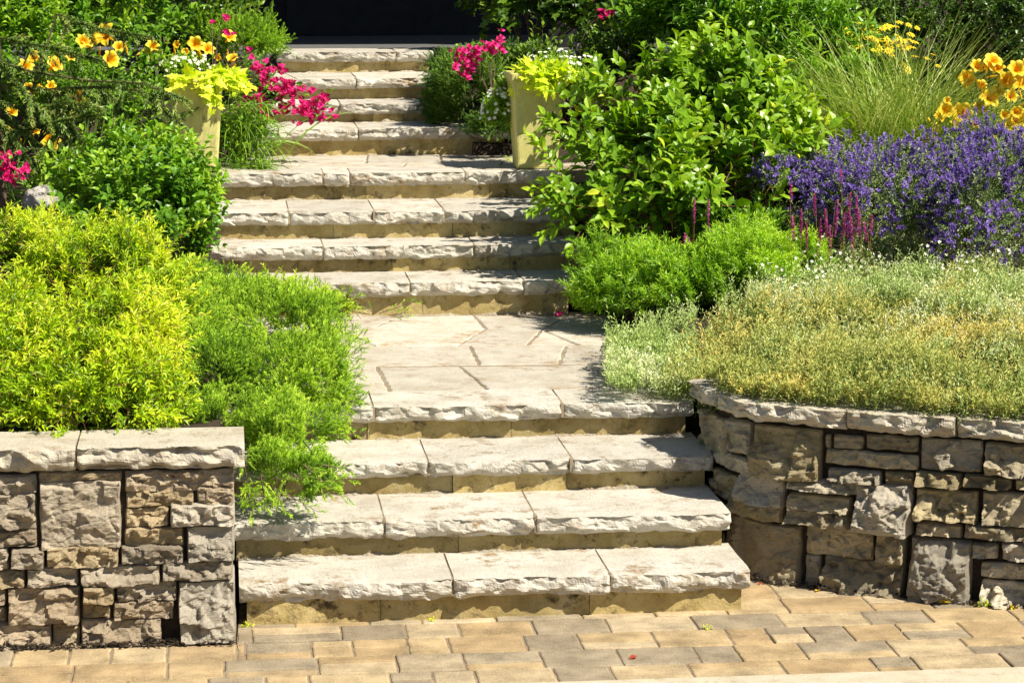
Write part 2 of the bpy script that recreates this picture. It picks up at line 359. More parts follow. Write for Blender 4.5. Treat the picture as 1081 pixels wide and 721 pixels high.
def paver(x0, x1, y0, y1, t):
    g_ = .003; x0 += g_; x1 -= g_; y0 += g_; y1 -= g_
    if y0 > ylim(np.array((x0 + x1) / 2)) - .03: return
    k = 9
    s = np.linspace(0, 1, k)
    per = np.concatenate([np.stack([x0 + (x1 - x0) * s, np.full(k, y0)], 1)[:-1], np.stack([np.full(5, x1), np.linspace(y0, y1, 5)], 1)[:-1],
                          np.stack([x1 - (x1 - x0) * s, np.full(k, y1)], 1)[:-1], np.stack([np.full(5, x0), np.linspace(y1, y0, 5)], 1)[:-1]])
    per = per + rng.normal(0, .0012, per.shape)
    per[:, 1] = np.minimum(per[:, 1], ylim(per[:, 0]))
    c = per.mean(0); n = len(per); z = rng.normal(0, .0015)
    d = nrm(c - per)
    rings = [(per, -.03), (per, -.006), (per + d * .003, -.002), (per + d * .009, 0)]
    v = np.concatenate([np.column_stack([p_, np.full(n, zz + z)]) for p_, zz in rings] + [[[c[0], c[1], z]]])
    i = np.arange(n); j = (i + 1) % n; q = [np.stack([i + r * n, j + r * n, j + (r + 1) * n, i + (r + 1) * n], 1) for r in range(3)]
    tr = np.stack([i + 3 * n, j + 3 * n, np.full(n, 4 * n)], 1)
    pv.add(v, q + [tr], t)
def pavers(x0, x1, y0, y1, t):
    if x0 < .012 < x1 and y1 > LWY - .09: paver(x0, .012, y0, y1, t); paver(.012, x1, y0, y1, t)
    else: paver(x0, x1, y0, y1, t)
def pt(): return rng.uniform(.0, .26) if rng.random() < .34 else rng.uniform(.36, 1)
y = 8.505; r = 0
while y < 10.3:
    h = [.19, .22, .22, .20, .22, .22, .20, .22, .20, .20, .20, .2][min(r, 11)]
    x = -3.2 + rng.uniform(0, .3)
    while x < 6.5:
        w = rng.choice([.15, .20, .24, .28, .33])
        u = rng.random()
        if u < .30:
            a = h * rng.choice([.5, .36, .64]); pavers(x, x + w, y, y + a, pt()); pavers(x, x + w, y + a, y + h, pt())
        else: pavers(x, x + w, y, y + h, pt())
        x += w
    y += h; r += 1
pvo = pv.build('paving', paver_mat()); tag(pvo, kind='structure')
g = MB(); g.box((-30, 8.50, -.14), (30, 10.6, -.0055))
tag(g.build('paving_bed', M['joint']), kind='structure')

# ------------------------------------------------------------------ stone builders
def slab(mb, x0, x1, yf, yb, zt, th, seed, frame=None, rough=.016, tint=.5, ends=True, xr=None):
    """rock-faced slab; frame(u)->(x,y,nx,ny) bends it along a wall; otherwise straight, front facing -y"""
    L_ = x1 - x0; nu = max(6, int(L_ / .009)); u = np.linspace(x0, x1, nu)
    dep = yb - yf
    sec = []    # (outward offset from the back, z, weight of roughness, top flag)
    for s in np.linspace(0, 1, 9): sec.append((dep * s, zt, 0, 1))
    fr = np.linspace(0, 1, 13)
    for s in fr[1:]: sec.append((dep, zt - th * s, 1, 0))
    for s in (.75, .4, 0): sec.append((dep * s, zt - th, 0, 2))
    sec = np.array(sec); ns = len(sec)
    U, S0 = np.meshgrid(u, sec[:, 0], indexing='ij'); Z = np.broadcast_to(sec[:, 1], U.shape).copy(); W = np.broadcast_to(sec[:, 2], U.shape); Tf = np.broadcast_to(sec[:, 3], U.shape)
    v = (zt - Z) / th
    rock = facet(U / .11, v * th / .055 + 3, seed, 20) * 1.35 + .55 * facet(U / .045, v * th / .026, seed + 9, 16) + .22 * fbm(U / .02, v * th / .012, seed + 3, 3)
    scal = facet(U / .06, np.zeros_like(U) + 2.5, seed + 30, 9)
    prof = -.5 * (v - .45) ** 2 * 1.4 + .1                      # belly of the split face
    Dn = W * rough * (rock + prof * 2.2)
    Dn = Dn - W * rough * 1.5 * sstep((v - .72 + .3 * scal) / .3)
    Dn = Dn + rough * .8 * vnoise(u / .3, 0, seed + 50)[:, None] * (S0 / dep) ** 3 + rough * .9 * facet(u / .13, 0 * u + .4, seed + 51, 12)[:, None] * (S0 / dep) ** 6
    # ragged arris
    ar = rough * (.8 * facet(u / .05, 0 * u + .5, seed + 70, 10) + .4 * vnoise(u / .012, 0, seed + 71))
    edge = (Tf == 1) & (S0 >= dep - 1e-6)
    Dn = Dn + np.where(edge, (ar - .2 * rough)[:, None], 0)
    Dn = Dn + np.where((Tf == 1) & (S0 < dep - 1e-6) & (S0 > dep * .8), .4 * ar[:, None], 0)
    Z = Z + np.where(Tf == 1, .004 * fbm(U / .25, S0 / .2, seed + 5, 3), 0) - np.where(edge, .003 + np.abs(ar)[:, None] * .35, 0)
    Z = Z + np.where(Tf == 2, .006 * facet(U / .06, S0 / .1, seed + 60, 9), 0) + np.where((Tf == 0) & (v > .99), .007 * facet(U / .05, 0 * U, seed + 61, 9), 0)
    # rounded ends
    e = np.minimum(u - x0, x1 - u); rd = .010 * (1 - sstep(e / .014))
    Dn = Dn - rd[:, None] * (S0 / dep)
    O = S0 + Dn
    if frame is None: P = np.stack([U, yb - O, Z], -1)
    else:
        fx, fy, nx, ny = frame(u)
        off = O - dep + (-yf)           # yf = -(overhang) in frame mode
        P = np.stack([fx[:, None] + nx[:, None] * off, fy[:, None] + ny[:, None] * off, Z], -1)
    if xr is not None:   # skew of the ends
        P[..., 0] += xr
    idx = np.arange(nu * ns).reshape(nu, ns)
    q = np.stack([idx[:-1, :-1], idx[:-1, 1:], idx[1:, 1:], idx[1:, :-1]], -1).reshape(-1, 4)
    faces = [q, idx[0][None, ::-1], idx[-1][None]]
    back = np.stack([idx[:-1, -1], idx[:-1, 0], idx[1:, 0], idx[1:, -1]], -1)
    mb.add(P.reshape(-1, 3), faces + [back], tint)

def rock(mb, u0, u1, w0, w1, frame, seed, bulge=.02, ledge=None, rough=1.0, tint=.5, back=.10, corners=None, res=.0052):
    """rough-split wall stone on frame(u); w = height"""
    nu = max(5, int((u1 - u0) / res)); nw = max(5, int((w1 - w0) / res))
    u = np.linspace(u0, u1, nu); w = np.linspace(w0, w1, nw)
    U, Wd = np.meshgrid(u, w, indexing='ij')
    eu = np.minimum(U - u0, u1 - U); ew = np.minimum(Wd - w0, w1 - Wd)
    e = np.minimum(eu, ew)
    ep = sstep(e / .008 + .25)
    size = min(u1 - u0, w1 - w0)
    sc1 = max(.05, size * .55); fs = .028 + .035 * _h(np.array(seed), np.array(1), 3); fa = .45 + .5 * _h(np.array(seed), np.array(2), 3)
    d = facet(U / sc1, Wd / (sc1 * .7), seed, 40) * min(.034, size * .28) + facet(U / fs, Wd / (fs * fa), seed + 11, 34) * fs * .30 + fbm(U / .024, Wd / .014, seed + 5, 4) * .009
    d = np.maximum(d * rough, -.012) if ledge is None else np.maximum(d * rough, -.010)
    if ledge is not None:
        lv, amt = ledge                # jagged shelf: below it the stone juts out, its top catches the sun
        tt = (u - u0) / (u1 - u0)
        bnd = w0 + (w1 - w0) * (lv + .55 * facet(tt * 2.6, 0 * tt + .3, seed + 21, 12) + .08 * vnoise(tt * 9, 0, seed + 22))
        t = (bnd[:, None] + .035 * facet(U / .06, Wd / .05, seed + 23, 14) - Wd) / (.42 * (w1 - w0) + .008)
        crest = .25 * np.clip(t * 9, 0, 1)
        d = d * (.55 + .45 * np.clip(t * 6, 0, 1)) + amt * (crest + .95 * np.clip(t, 0, 1) ** .85)
    O = (d + bulge) * ep - .008 * (1 - ep)
    # wobble of the outline
    Uo = U + .006 * vnoise(U / .04, Wd / .05, seed + 31) * (eu < .02) ; Wo = Wd + .007 * fbm(U / .06, Wd / .06, seed + 32, 2) * (ew < .02)
    # rounded corners
    cr = np.clip(1 - np.hypot(np.clip(1 - eu / .02, 0, 1), np.clip(1 - ew / .02, 0, 1)), -1, 0)
    fx, fy, nx, ny = frame(u)
    ucx, wcx = (u0 + u1) / 2, (w0 + w1) / 2
    Wo = Wo + np.sign(wcx - Wo) * -cr * .005
    P = np.stack([fx[:, None] + nx[:, None] * O, fy[:, None] + ny[:, None] * O, Wo], -1)
    tx, ty = -ny, nx
    du = Uo - U - np.sign(U - ucx) * -cr * .005
    P[..., 0] += tx[:, None] * du; P[..., 1] += ty[:, None] * du
    idx = np.arange(nu * nw).reshape(nu, nw)
    q = np.stack([idx[:-1, :-1], idx[1:, :-1], idx[1:, 1:], idx[:-1, 1:]], -1).reshape(-1, 4)
    loop = np.concatenate([idx[:-1, 0], idx[-1, :-1], idx[:0:-1, -1], idx[0, :0:-1]])
    Pf = P.reshape(-1, 3); lp = Pf[loop].copy()
    li = np.clip(np.searchsorted(u, U.reshape(-1)[loop]), 0, nu - 1)
    lp[:, 0] -= nx[li] * back; lp[:, 1] -= ny[li] * back
    n = len(loop); b = nu * nw + np.arange(n); nb = np.roll(b, -1); nl = np.roll(loop, -1)
    mb.add(np.concatenate([Pf, lp]), [q, np.stack([loop, b, nb, nl], 1), b[None, ::-1]], tint)

# ------------------------------------------------------------------ the staircase
stairs = thing('garden_staircase', 'pale flagstone steps with rock faced edges climbing through the garden', 'stairs', (1, 9.35, 0))
J = {0: [477, 645], 1: [405, 566], 2: [451, 604], 3: [393, 594], 4: [432, 553], 5: [340, 500], 6: [304, 394, 468], 7: [340, 368, 490], 8: [377], 9: [358], 10: [375], 11: [417]}
NY = [607, 545, 484, 426, 296, 257, 221, 180, 134, 108, 81.5, 54]
TH = [.078, .074, .068, .070, .078, .076, .074, .078, .074, .072, .070, .070]
rng = np.random.default_rng(3)
for k in range(12):
    z0 = ZK[k - 1] if k else 0.0
    yr = YK[k] + .022; yf = YK[k] - .022; zt = ZK[k]; th = TH[k]
    nxt = YK[k + 1] + .06 if k < 11 else YK[k] + .5
    if k == 3: nxt = YK[3] + .34
    if k == 7: nxt = YK[7] + .30
    # riser: a course of sawn blocks
    mb = MB(); x = XL[k] + .03; xe = XR[k] - .03
    while x < xe - .02:
        w = rng.uniform(.45, 1.05); x2 = min(x + w, xe)
        if xe - x2 < .12: x2 = xe
        zz = zt - th + .006
        nu = max(4, int((x2 - x) / .02)); us = np.linspace(x + .0012, x2 - .0012, nu); vs = np.linspace(z0 - .03, zz, 7)
        U, V = np.meshgrid(us, vs, indexing='ij')
        Yy = yr + .006 * fbm(U / .12, V / .05, k * 13 + 1, 3) + .004 * rng.normal()
        idx = np.arange(nu * 7).reshape(nu, 7)
        e = np.stack([U, Yy, V], -1)
        q = np.stack([idx[:-1, :-1], idx[1:, :-1], idx[1:, 1:], idx[:-1, 1:]], -1).reshape(-1, 4)
        t = rng.uniform(.1, .95)
        mb.add(e.reshape(-1, 3), [q], t)
        mb.box((x + .003, yr + .004, z0 - .03), (x2 - .003, yr + .2, zz - .002), t)
        x = x2
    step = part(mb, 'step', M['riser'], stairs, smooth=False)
    # core and joint mortar
    mb = MB(); mb.box((XL[k] + .04, yr + .008, z0 - .2), (XR[k] - .04, nxt, zt - .005))
    mb.box((XL[k] + .03, yf + .034, zt - th + .012), (XR[k] - .03, yr + .02, zt - .006))
    for p in J[k]: jx = onz(p, NY[k], zt)[0]; mb.box((jx - .007, yf + .010, zt - th + .008), (jx + .007, yf + .2, zt - .0025))
    part(mb, 'mortar', M['joint'], step)
    js = [onz(p, NY[k], zt)[0] for p in J[k]]
    xs = [XL[k]] + js + [XR[k]]
    for i in range(len(xs) - 1):
        mb = MB(); a, b = xs[i] + .0038, xs[i + 1] - .0038
        slab(mb, a, b, yf + rng.uniform(-.006, .006), nxt, zt + rng.uniform(-.002, .002), th, 100 * k + 17 * i, tint=rng.uniform(.1, .9), rough=.015)
        # a slight lean of the joints, fading to nothing at the arris
        mb.v[-1][:, 0] += (mb.v[-1][:, 1] - yf) * 0
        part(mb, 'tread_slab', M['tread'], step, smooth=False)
    # crumbly mortar bead where this riser meets the surface below
    if k:
        mb = MB(); u = np.arange(XL[k] + .03, XR[k] - .03, .007); n = len(u)
        a = .007 + .013 * np.clip(facet(u / .11, 0 * u, k * 5 + 2, 9) + .25 * vnoise(u / .02, 0, k), 0, 1) * 1.6 + .006 * vnoise(u / .008, 0, k + 3)
        a = np.clip(a, .004, .06); hh = np.clip(a * .8, .004, .05)
        zb = z0 - .004
        P = np.stack([np.stack([u, yr - a, np.full(n, zb)], 1), np.stack([u, yr - a * .75, zb + hh * .5], 1), np.stack([u, yr - a * .25, zb + hh], 1), np.stack([u, np.full(n, yr + .012), zb + hh], 1)], 1)
        P[:, 1:3] += rng.normal(0, .0012, P[:, 1:3].shape)
        idx = np.arange(n * 4).reshape(n, 4)
        mb.add(P.reshape(-1, 3), [np.stack([idx[:-1, :-1], idx[1:, :-1], idx[1:, 1:], idx[:-1, 1:]], -1).reshape(-1, 4)])
        part(mb, 'mortar_bead', M['mortar'], step, smooth=True)

def clip_poly(poly, x0, x1, y0, y1):
    def cl(P, f):
        out = []
        for i in range(len(P)):
            a, b = P[i], P[(i + 1) % len(P)]; fa, fb = f(a), f(b)
            if fa >= 0: out.append(a)
            if (fa >= 0) != (fb >= 0): t = fa / (fa - fb); out.append((a[0] + (b[0] - a[0]) * t, a[1] + (b[1] - a[1]) * t))
        return out
    for f in (lambda p: p[0] - x0, lambda p: x1 - p[0], lambda p: p[1] - y0, lambda p: y1 - p[1]): poly = cl(poly, f)
    return poly
def flag(poly, z, parent, seed, gap=.007, tint=.5):
    P = np.array(poly); c = P.mean(0)
    r = np.random.default_rng(seed)
    # densify and inset
    out = []
    for i in range(len(P)):
        a, b = P[i], P[(i + 1) % len(P)]; L_ = np.hypot(*(b - a)); m_ = max(2, int(L_ / .03)); out += [a + (b - a) * t for t in np.arange(m_) / m_]
    out = np.array(out); tan = nrm(np.roll(out, -1, 0) - np.roll(out, 1, 0)); nn = np.stack([tan[:, 1], -tan[:, 0]], 1)
    area = .5 * np.sum(out[:, 0] * np.roll(out[:, 1], -1) - np.roll(out[:, 0], -1) * out[:, 1])
    if area < 0: nn = -nn
    inn = out - nn * (gap + .003 * r.normal(size=(len(out), 1)))
    tl = r.normal(0, .003, 2)
    def zz(p): return z + (p - c) @ tl + .0025 * vnoise(p[:, 0] / .2, p[:, 1] / .2, seed)
    n = len(inn); top = inn + (c - inn) * .0 - nn * .006
    v = np.concatenate([np.column_stack([inn, np.full(n, z - .04)]), np.column_stack([inn, zz(inn) - .004]), np.column_stack([top, zz(top)]), np.column_stack([top * .5 + c * .5, zz(top * .5 + c * .5)]), [[c[0], c[1], z]]])
    i = np.arange(n); j = (i + 1) % n
    fs = [np.stack([i + q * n, j + q * n, j + (q + 1) * n, i + (q + 1) * n], 1) for q in range(3)] + [np.stack([i + 3 * n, j + 3 * n, np.full(n, 4 * n)], 1)]
    if area < 0: fs = [f[:, ::-1] for f in fs]
    mb = MB(); mb.add(v, fs, tint); part(mb, 'flagstone', M['flag'], parent)

z = ZK[3]
mb = MB(); mb.box((.02, YK[3] + .3, z - .2), (1.99, YK[4] + .1, z - .005))
land = part(mb, 'landing', M['joint'], stairs)
pol = [[(180, 334), (425, 334), (372, 354), (180, 352)], [(425, 334), (500, 333), (513, 347), (483, 365), (396, 365), (372, 354)],
       [(500, 333), (600, 333), (572, 348), (556, 365), (483, 365), (513, 347)], [(600, 333), (680, 333), (680, 365), (613, 365), (572, 348)],
       [(572, 348), (613, 365), (556, 365)], [(180, 352), (372, 354), (396, 365), (180, 366)],
       [(180, 366), (496, 365), (506, 385), (180, 388)], [(496, 365), (598, 364), (590, 384), (506, 385)], [(598, 364), (690, 363), (690, 384), (590, 384)],
       [(180, 388), (398, 387), (412, 413), (180, 415)], [(398, 387), (485, 387), (517, 413), (412, 413)], [(485, 387), (690, 384), (700, 412), (517, 413)]]
rng = np.random.default_rng(8)
for i, p in enumerate(pol):
    w = [tuple(onz(a, b, z)[:2]) for a, b in p]
    w = clip_poly(w, .02, 1.985, YK[3] + .345, YK[4] + .03)
    if len(w) > 2: flag(w, z, land, 40 + i, gap=.007, tint=rng.uniform(.1, .9))
z = ZK[7]
mb = MB(); mb.box((-.3, YK[7] + .05, z - .3), (2.3, YK[8] + .1, z - .009))
land2 = part(mb, 'landing', M['joint'], stairs)
ys = [YK[7] + .305, 15.18, YK[8] + .03]
for r_, cuts in enumerate([[-.3, .42, 1.05, 1.62, 2.3], [-.3, .2, .85, 1.3, 1.8, 2.3]]):
    for a, b in zip(cuts[:-1], cuts[1:]):
        o1, o2 = (rng.uniform(-.05, .05) for _ in range(2))
        flag([(a - .02, ys[r_]), (b - .02, ys[r_]), (b + .02, ys[r_ + 1]), (a + .02, ys[r_ + 1])], z, land2, int(a * 100) + 900 + r_, tint=rng.uniform(.1, .9))

# ------------------------------------------------------------------ left retaining wall
CZL = .645
wl = thing('retaining_wall', 'beige grey split stone garden wall left of the bottom steps', 'wall', (-.9, LWY, 0))
rng = np.random.default_rng(21)
def L_px(cx, cy): p = aty(cx / 2.566, 440 + cy / 2.566, LWY - .015); return p[0], p[2]
LS = [(-40,160,100,210,0),(-40,212,100,308,2),(-40,310,100,356,0),(104,176,331,355,9),(102,150,331,174,0),(337,148,635,200,0),(340,202,525,243,0),(534,190,634,240,2),(338,246,457,300,0),(460,238,645,295,3),(337,301,498,348,0),(505,296,636,390,4),
      (-40,358,24,415,1),(28,358,122,412,8),(124,350,322,406,1),(326,350,498,398,1),(-40,417,68,462,6),(70,408,212,458,6),(214,402,436,452,6),(438,394,632,440,6),(-40,464,17,512,1),(20,462,218,558,6),(222,454,310,502,8),(314,444,482,497,1),(222,504,300,546,0),(305,498,473,547,1),(482,442,640,600,5),(-40,515,18,558,0),(-40,560,140,632,6),(142,560,218,632,0),(220,549,440,632,6),(442,604,640,640,0)]
for i, (a, b, c, d, s) in enumerate(LS):
    u0, w1 = L_px(a, b); u1, w0 = L_px(c, d); w1 = min(w1, CZL - .002)
    mb = MB(); kw = dict(bulge=.012, tint=rng.uniform(.15, .85)); mi = int(rng.integers(0, 3))
    if s == 6: kw.update(ledge=(.75, .026))
    elif s == 5: kw.update(ledge=(.85, .04), bulge=.035, rough=1.3); mi = 3
    elif s == 8: kw.update(bulge=.05)
    elif s == 9: kw.update(bulge=.014, rough=.75); mi = 1
    elif s == 3: kw.update(bulge=.036); mi = 3
    elif s == 4: kw.update(ledge=(.8, .02)); mi = 3
    elif s == 0: kw.update(bulge=.008)
    elif s == 1: kw.update(bulge=.026)
    if u1 > .0: kw['back'] = .22
    rock(mb, u0 + .001, min(u1, .012) - .001, max(w0, -.02) + .0, w1 - .0015, left_frame, 300 + i * 7, **kw)
    part(mb, 'wall_stone', M['wl'][mi], wl)
# more courses out of the picture to the left
for k_, (w0, w1) in enumerate([(-.02, .13), (.13, .25), (.25, .40), (.40, .52), (.52, CZL - .002)]):
    x = -.88
    while x > -4.0:
        w = rng.uniform(.14, .4); mb = MB()
        rock(mb, x - w + .003, x - .003, w0 + .003, w1 - .003, left_frame, int(900 + k_ * 50 - x * 40), bulge=rng.uniform(.01, .03), tint=rng.uniform(.2, .8), res=.016)
        part(mb, 'wall_stone', M['wl'][int(rng.integers(0, 3))], wl); x -= w
mb = MB(); mb.box((-4, LWY + .012, -.05), (-.006, LWY + .26, CZL - .002))
mb.box((-.26, LWY + .26, .0), (-.022, 10.7, CZL + .0))
part(mb, 'wall_core', M['dark'], wl)
xs = [-4, -3.1, -2.3, -1.55, -1.07, -.575, .055]
xs[4] = aty(-70, 480, LWY)[0]; xs[5] = aty(81, 480, LWY)[0]
for i in range(6):
    mb = MB(); slab(mb, xs[i] + .004, xs[i + 1] - .004, LWY - .045, LWY + .30, .735, .088, 5000 + i * 31, rough=.017, tint=rng.uniform(.3, .8)); part(mb, 'capstone', M['cap'], wl)
mb = MB(); mb.box((-4, LWY - .02, CZL + .01), (.03, LWY + .28, .722)); part(mb, 'mortar', M['joint'], wl)

# ------------------------------------------------------------------ right retaining wall
CZR = .645
wr = thing('retaining_wall', 'curved olive brown split stone wall right of the bottom steps', 'wall', (2.6, 9.5, 0))
def R_px(cx, cy):
    """picture position in the wall study -> (arc length, height) on the wall face"""
    px, py = 720 + cx / 2.773, 400 + cy / 2.773
    d = ray(px, py); best = None
    P = d[None] ; tx = WPs[:, 0] / d[0]; dy = WPs[:, 1] - d[1] * tx
    s = np.where(np.diff(np.sign(dy)) != 0)[0]
    i = s[0] if len(s) else int(np.argmin(np.abs(dy)))
    f_ = dy[i] / (dy[i] - dy[i + 1]) if len(s) else 0
    u = _ws[i] + f_ * (_ws[i + 1] - _ws[i]); x = WPs[i, 0] + f_ * (WPs[i + 1, 0] - WPs[i, 0])
    return u, CAMH + d[2] * x / d[0]
RS = [(22,96,130,220,0),(132,118,200,221,0),(204,140,413,293,7),(416,160,438,205,0),(441,165,534,207,0),(537,165,694,212,0),(416,212,694,260,0),(697,176,882,271,0),(885,186,1010,285,6),(97,221,200,269,3),(84,272,162,354,0),(166,278,306,374,7),(310,294,560,334,6),(310,337,500,391,6),(425,262,586,306,6),
      (590,268,680,345,0),(507,306,678,450,5),(681,272,821,318,6),(683,322,870,415,7),(824,280,968,322,6),(972,292,1030,328,0),(878,330,1030,430,6),(142,360,300,414,6),(302,385,497,432,6),(683,418,822,460,6),(826,424,1030,470,6),(845,478,928,528,3),(934,476,1030,534,3),
      (135,418,352,604,7),(362,428,562,522,0),(566,452,660,538,6),(355,514,411,612,3),(414,526,657,634,7),(666,464,850,656,5),(872,538,1030,586,0),(872,590,1030,672,7)]
rng = np.random.default_rng(5)
for i, (a, b, c, d, s) in enumerate(RS):
    m_ = (a + c) / 2; u0 = R_px(a, (b + d) / 2)[0]; u1 = R_px(c, (b + d) / 2)[0]; w1 = min(R_px(m_, b)[1], CZR - .004); w0 = R_px(m_, d)[1]
    mb = MB(); kw = dict(bulge=.012, tint=rng.uniform(.2, .8)); mi = int(rng.integers(0, 3))
    if s == 6: kw.update(ledge=(.72, .034), rough=1.0)
    elif s == 7: kw.update(ledge=(.66, .052), rough=1.1, bulge=.004)
    elif s == 5: kw.update(ledge=(.9, .06), rough=1.0, bulge=.02); mi = 3
    elif s == 3: kw.update(bulge=.020); mi = 3
    else: kw.update(bulge=.006, rough=.95)
    if u1 - u0 < .02: continue
    gp = .0045
    if c < 420:
        gp = .009
        if 'ledge' in kw: kw['ledge'] = (kw['ledge'][0], kw['ledge'][1] * .6)
        kw['rough'] = .85; kw['bulge'] = .004; mi = i % 4
    rock(mb, u0 + gp, u1 - gp, w0 + .003, w1 - .003, wall_frame, 700 + i * 9, res=.0052, **kw)
    part(mb, 'wall_stone', M['wr'][mi], wr)
ue = R_px(1001, 400)[0] + .03
for k_, (w0, w1) in enumerate([(-.04, .14), (.14, .27), (.27, .42), (.42, .54), (.54, CZR - .004)]):
    u = ue
    while u < ue + 3.5:
        w = rng.uniform(.15, .42); mb = MB()
        rock(mb, u + .003, u + w - .003, w0 + .003, w1 - .003, wall_frame, int(1900 + k_ * 50 + u * 40), bulge=.01, ledge=(.55, rng.uniform(0, .05)), tint=rng.uniform(.2, .8), res=.014)
        part(mb, 'wall_stone', M['wr'][int(rng.integers(0, 3))], wr); u += w
# core ribbon
us = np.arange(.0, ue + 3.6, .05); fx, fy, nx, ny = wall_frame(us); n = len(us)
P = []
for off, zz in ((-.028, -.05), (-.028, CZR), (-.28, CZR), (-.28, -.05)): P.append(np.stack([fx + nx * off, fy + ny * off, np.full(n, zz)], 1))
P = np.stack(P, 1); idx = np.arange(n * 4).reshape(n, 4)
q = np.concatenate([np.stack([idx[:-1, a], idx[1:, a], idx[1:, (a + 1) % 4], idx[:-1, (a + 1) % 4]], 1) for a in range(4)])
mb = MB(); mb.add(P.reshape(-1, 3), [q]); part(mb, 'wall_core', M['dark'], wr)
cuts = [0.02, R_px(128, 60)[0], R_px(486, 110)[0], R_px(806, 130)[0], R_px(806, 130)[0] + .75, ue + 1.8, ue + 2.7, ue + 3.5]
for i in range(len(cuts) - 1):
    mb = MB(); slab(mb, cuts[i] + .003, cuts[i + 1] - .003, -.040, .25, .725, .080, 7000 + i * 23, frame=wall_frame, rough=.020, tint=rng.uniform(.2, .8))
    part(mb, 'capstone', M['cap'], wr)

# ------------------------------------------------------------------ house behind (a deep dark porch)
hs = thing('house', 'dark shaded house porch beyond the top step', 'house', (1, 19, 1.8))
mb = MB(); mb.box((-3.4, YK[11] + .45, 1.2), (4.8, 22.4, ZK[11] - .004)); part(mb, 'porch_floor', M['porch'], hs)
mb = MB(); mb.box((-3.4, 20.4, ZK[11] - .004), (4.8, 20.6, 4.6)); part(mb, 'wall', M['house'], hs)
mb = MB(); mb.box((-3.6, 17.2, 4.55), (5.0, 23, 4.72)); mb.add([(-3.6, 17.2, 4.73), (5, 17.2, 4.73), (5, 23, 6.4), (-3.6, 23, 6.4)], [[(0, 1, 2, 3)]]); part(mb, 'roof', M['roofing'], hs)
for x in (-3.2, -.25, 2.3, 4.5):
    mb = MB(); mb.box((x, 17.95, ZK[11] - .006), (x + .14, 18.09, 4.56)); mb.box((x - .03, 17.92, ZK[11] - .005), (x + .17, 18.12, ZK[11] + .12)); part(mb, 'porch_post', M['house'], hs)
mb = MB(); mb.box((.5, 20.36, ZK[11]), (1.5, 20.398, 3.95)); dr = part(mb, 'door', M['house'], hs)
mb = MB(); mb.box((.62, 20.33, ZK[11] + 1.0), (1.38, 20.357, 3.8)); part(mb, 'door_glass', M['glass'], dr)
for x in (-2.2, 2.6):
    mb = MB()
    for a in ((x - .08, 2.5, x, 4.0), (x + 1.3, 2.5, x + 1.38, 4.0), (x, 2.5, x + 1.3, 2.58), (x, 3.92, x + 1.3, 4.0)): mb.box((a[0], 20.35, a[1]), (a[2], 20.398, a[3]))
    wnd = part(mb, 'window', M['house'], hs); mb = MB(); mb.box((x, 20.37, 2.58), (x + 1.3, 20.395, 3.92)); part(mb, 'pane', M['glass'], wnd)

# ------------------------------------------------------------------ plant machinery
def tmpl_oval(w=.5, fold=.12, curl=.12, lobes=0):
    v = np.array([(0, 0, 0), (-w * .42, .22, fold * .8), (0, .25, .02), (w * .42, .22, fold * .8), (-w * .5, .52, fold), (0, .55, .02), (w * .5, .52, fold), (-w * .27, .8, fold * .6 - curl * .4), (0, .82, -curl * .35), (w * .27, .8, fold * .6 - curl * .4), (0, 1, -curl)], float)
    return v, [np.array([(0, 2, 1), (0, 3, 2), (7, 8, 10), (8, 9, 10)]), np.array([(1, 2, 5, 4), (2, 3, 6, 5), (4, 5, 8, 7), (5, 6, 9, 8)])]
def tmpl_lance(w=.3, fold=.08, curl=.1):
    v = np.array([(0, 0, 0), (-w / 2, .45, fold), (0, .45, 0), (w / 2, .45, fold), (0, 1, -curl)], float)
    return v, [np.array([(0, 2, 1), (0, 3, 2), (1, 2, 4), (2, 3, 4)])]
def tmpl_needle(w=.14):
    return np.array([(-w / 2, 0, 0), (w / 2, 0, 0), (w * .3, .7, .04), (0, 1, 0), (-w * .3, .7, .04)], float), [np.array([(0, 1, 2), (0, 2, 4), (4, 2, 3)])]
def tmpl_lobed():
    o = [(0, 0), (.30, -.10), (.52, .12), (.30, .25), (.50, .50), (.22, .52), (0, 1.0), (-.22, .52), (-.50, .50), (-.30, .25), (-.52, .12), (-.30, -.10)]
    v = [(x, y, .10 * abs(x) - .16 * y * y) for x, y in o] + [(0, .3, -.03)]
    n = len(o); return np.array(v, float), [np.array([(i, (i + 1) % n, n) for i in range(n)])]
T = dict(oval=tmpl_oval(), oval_w=tmpl_oval(.62), oval_n=tmpl_oval(.38, .1, .2), lance=tmpl_lance(), lance_n=tmpl_lance(.2, .06, .12), needle=tmpl_needle(.24), floret=tmpl_lance(.8, .2, .2), lobed=tmpl_lobed(), willow=tmpl_oval(.24, .07, .22))

def ortho(t):
    ref = np.where(np.abs(t[..., 2:3]) > .85, np.array([1.0, 0, 0]), np.array([0, 0, 1.0]))
    u = nrm(np.cross(t, ref)); return u, np.cross(t, u)

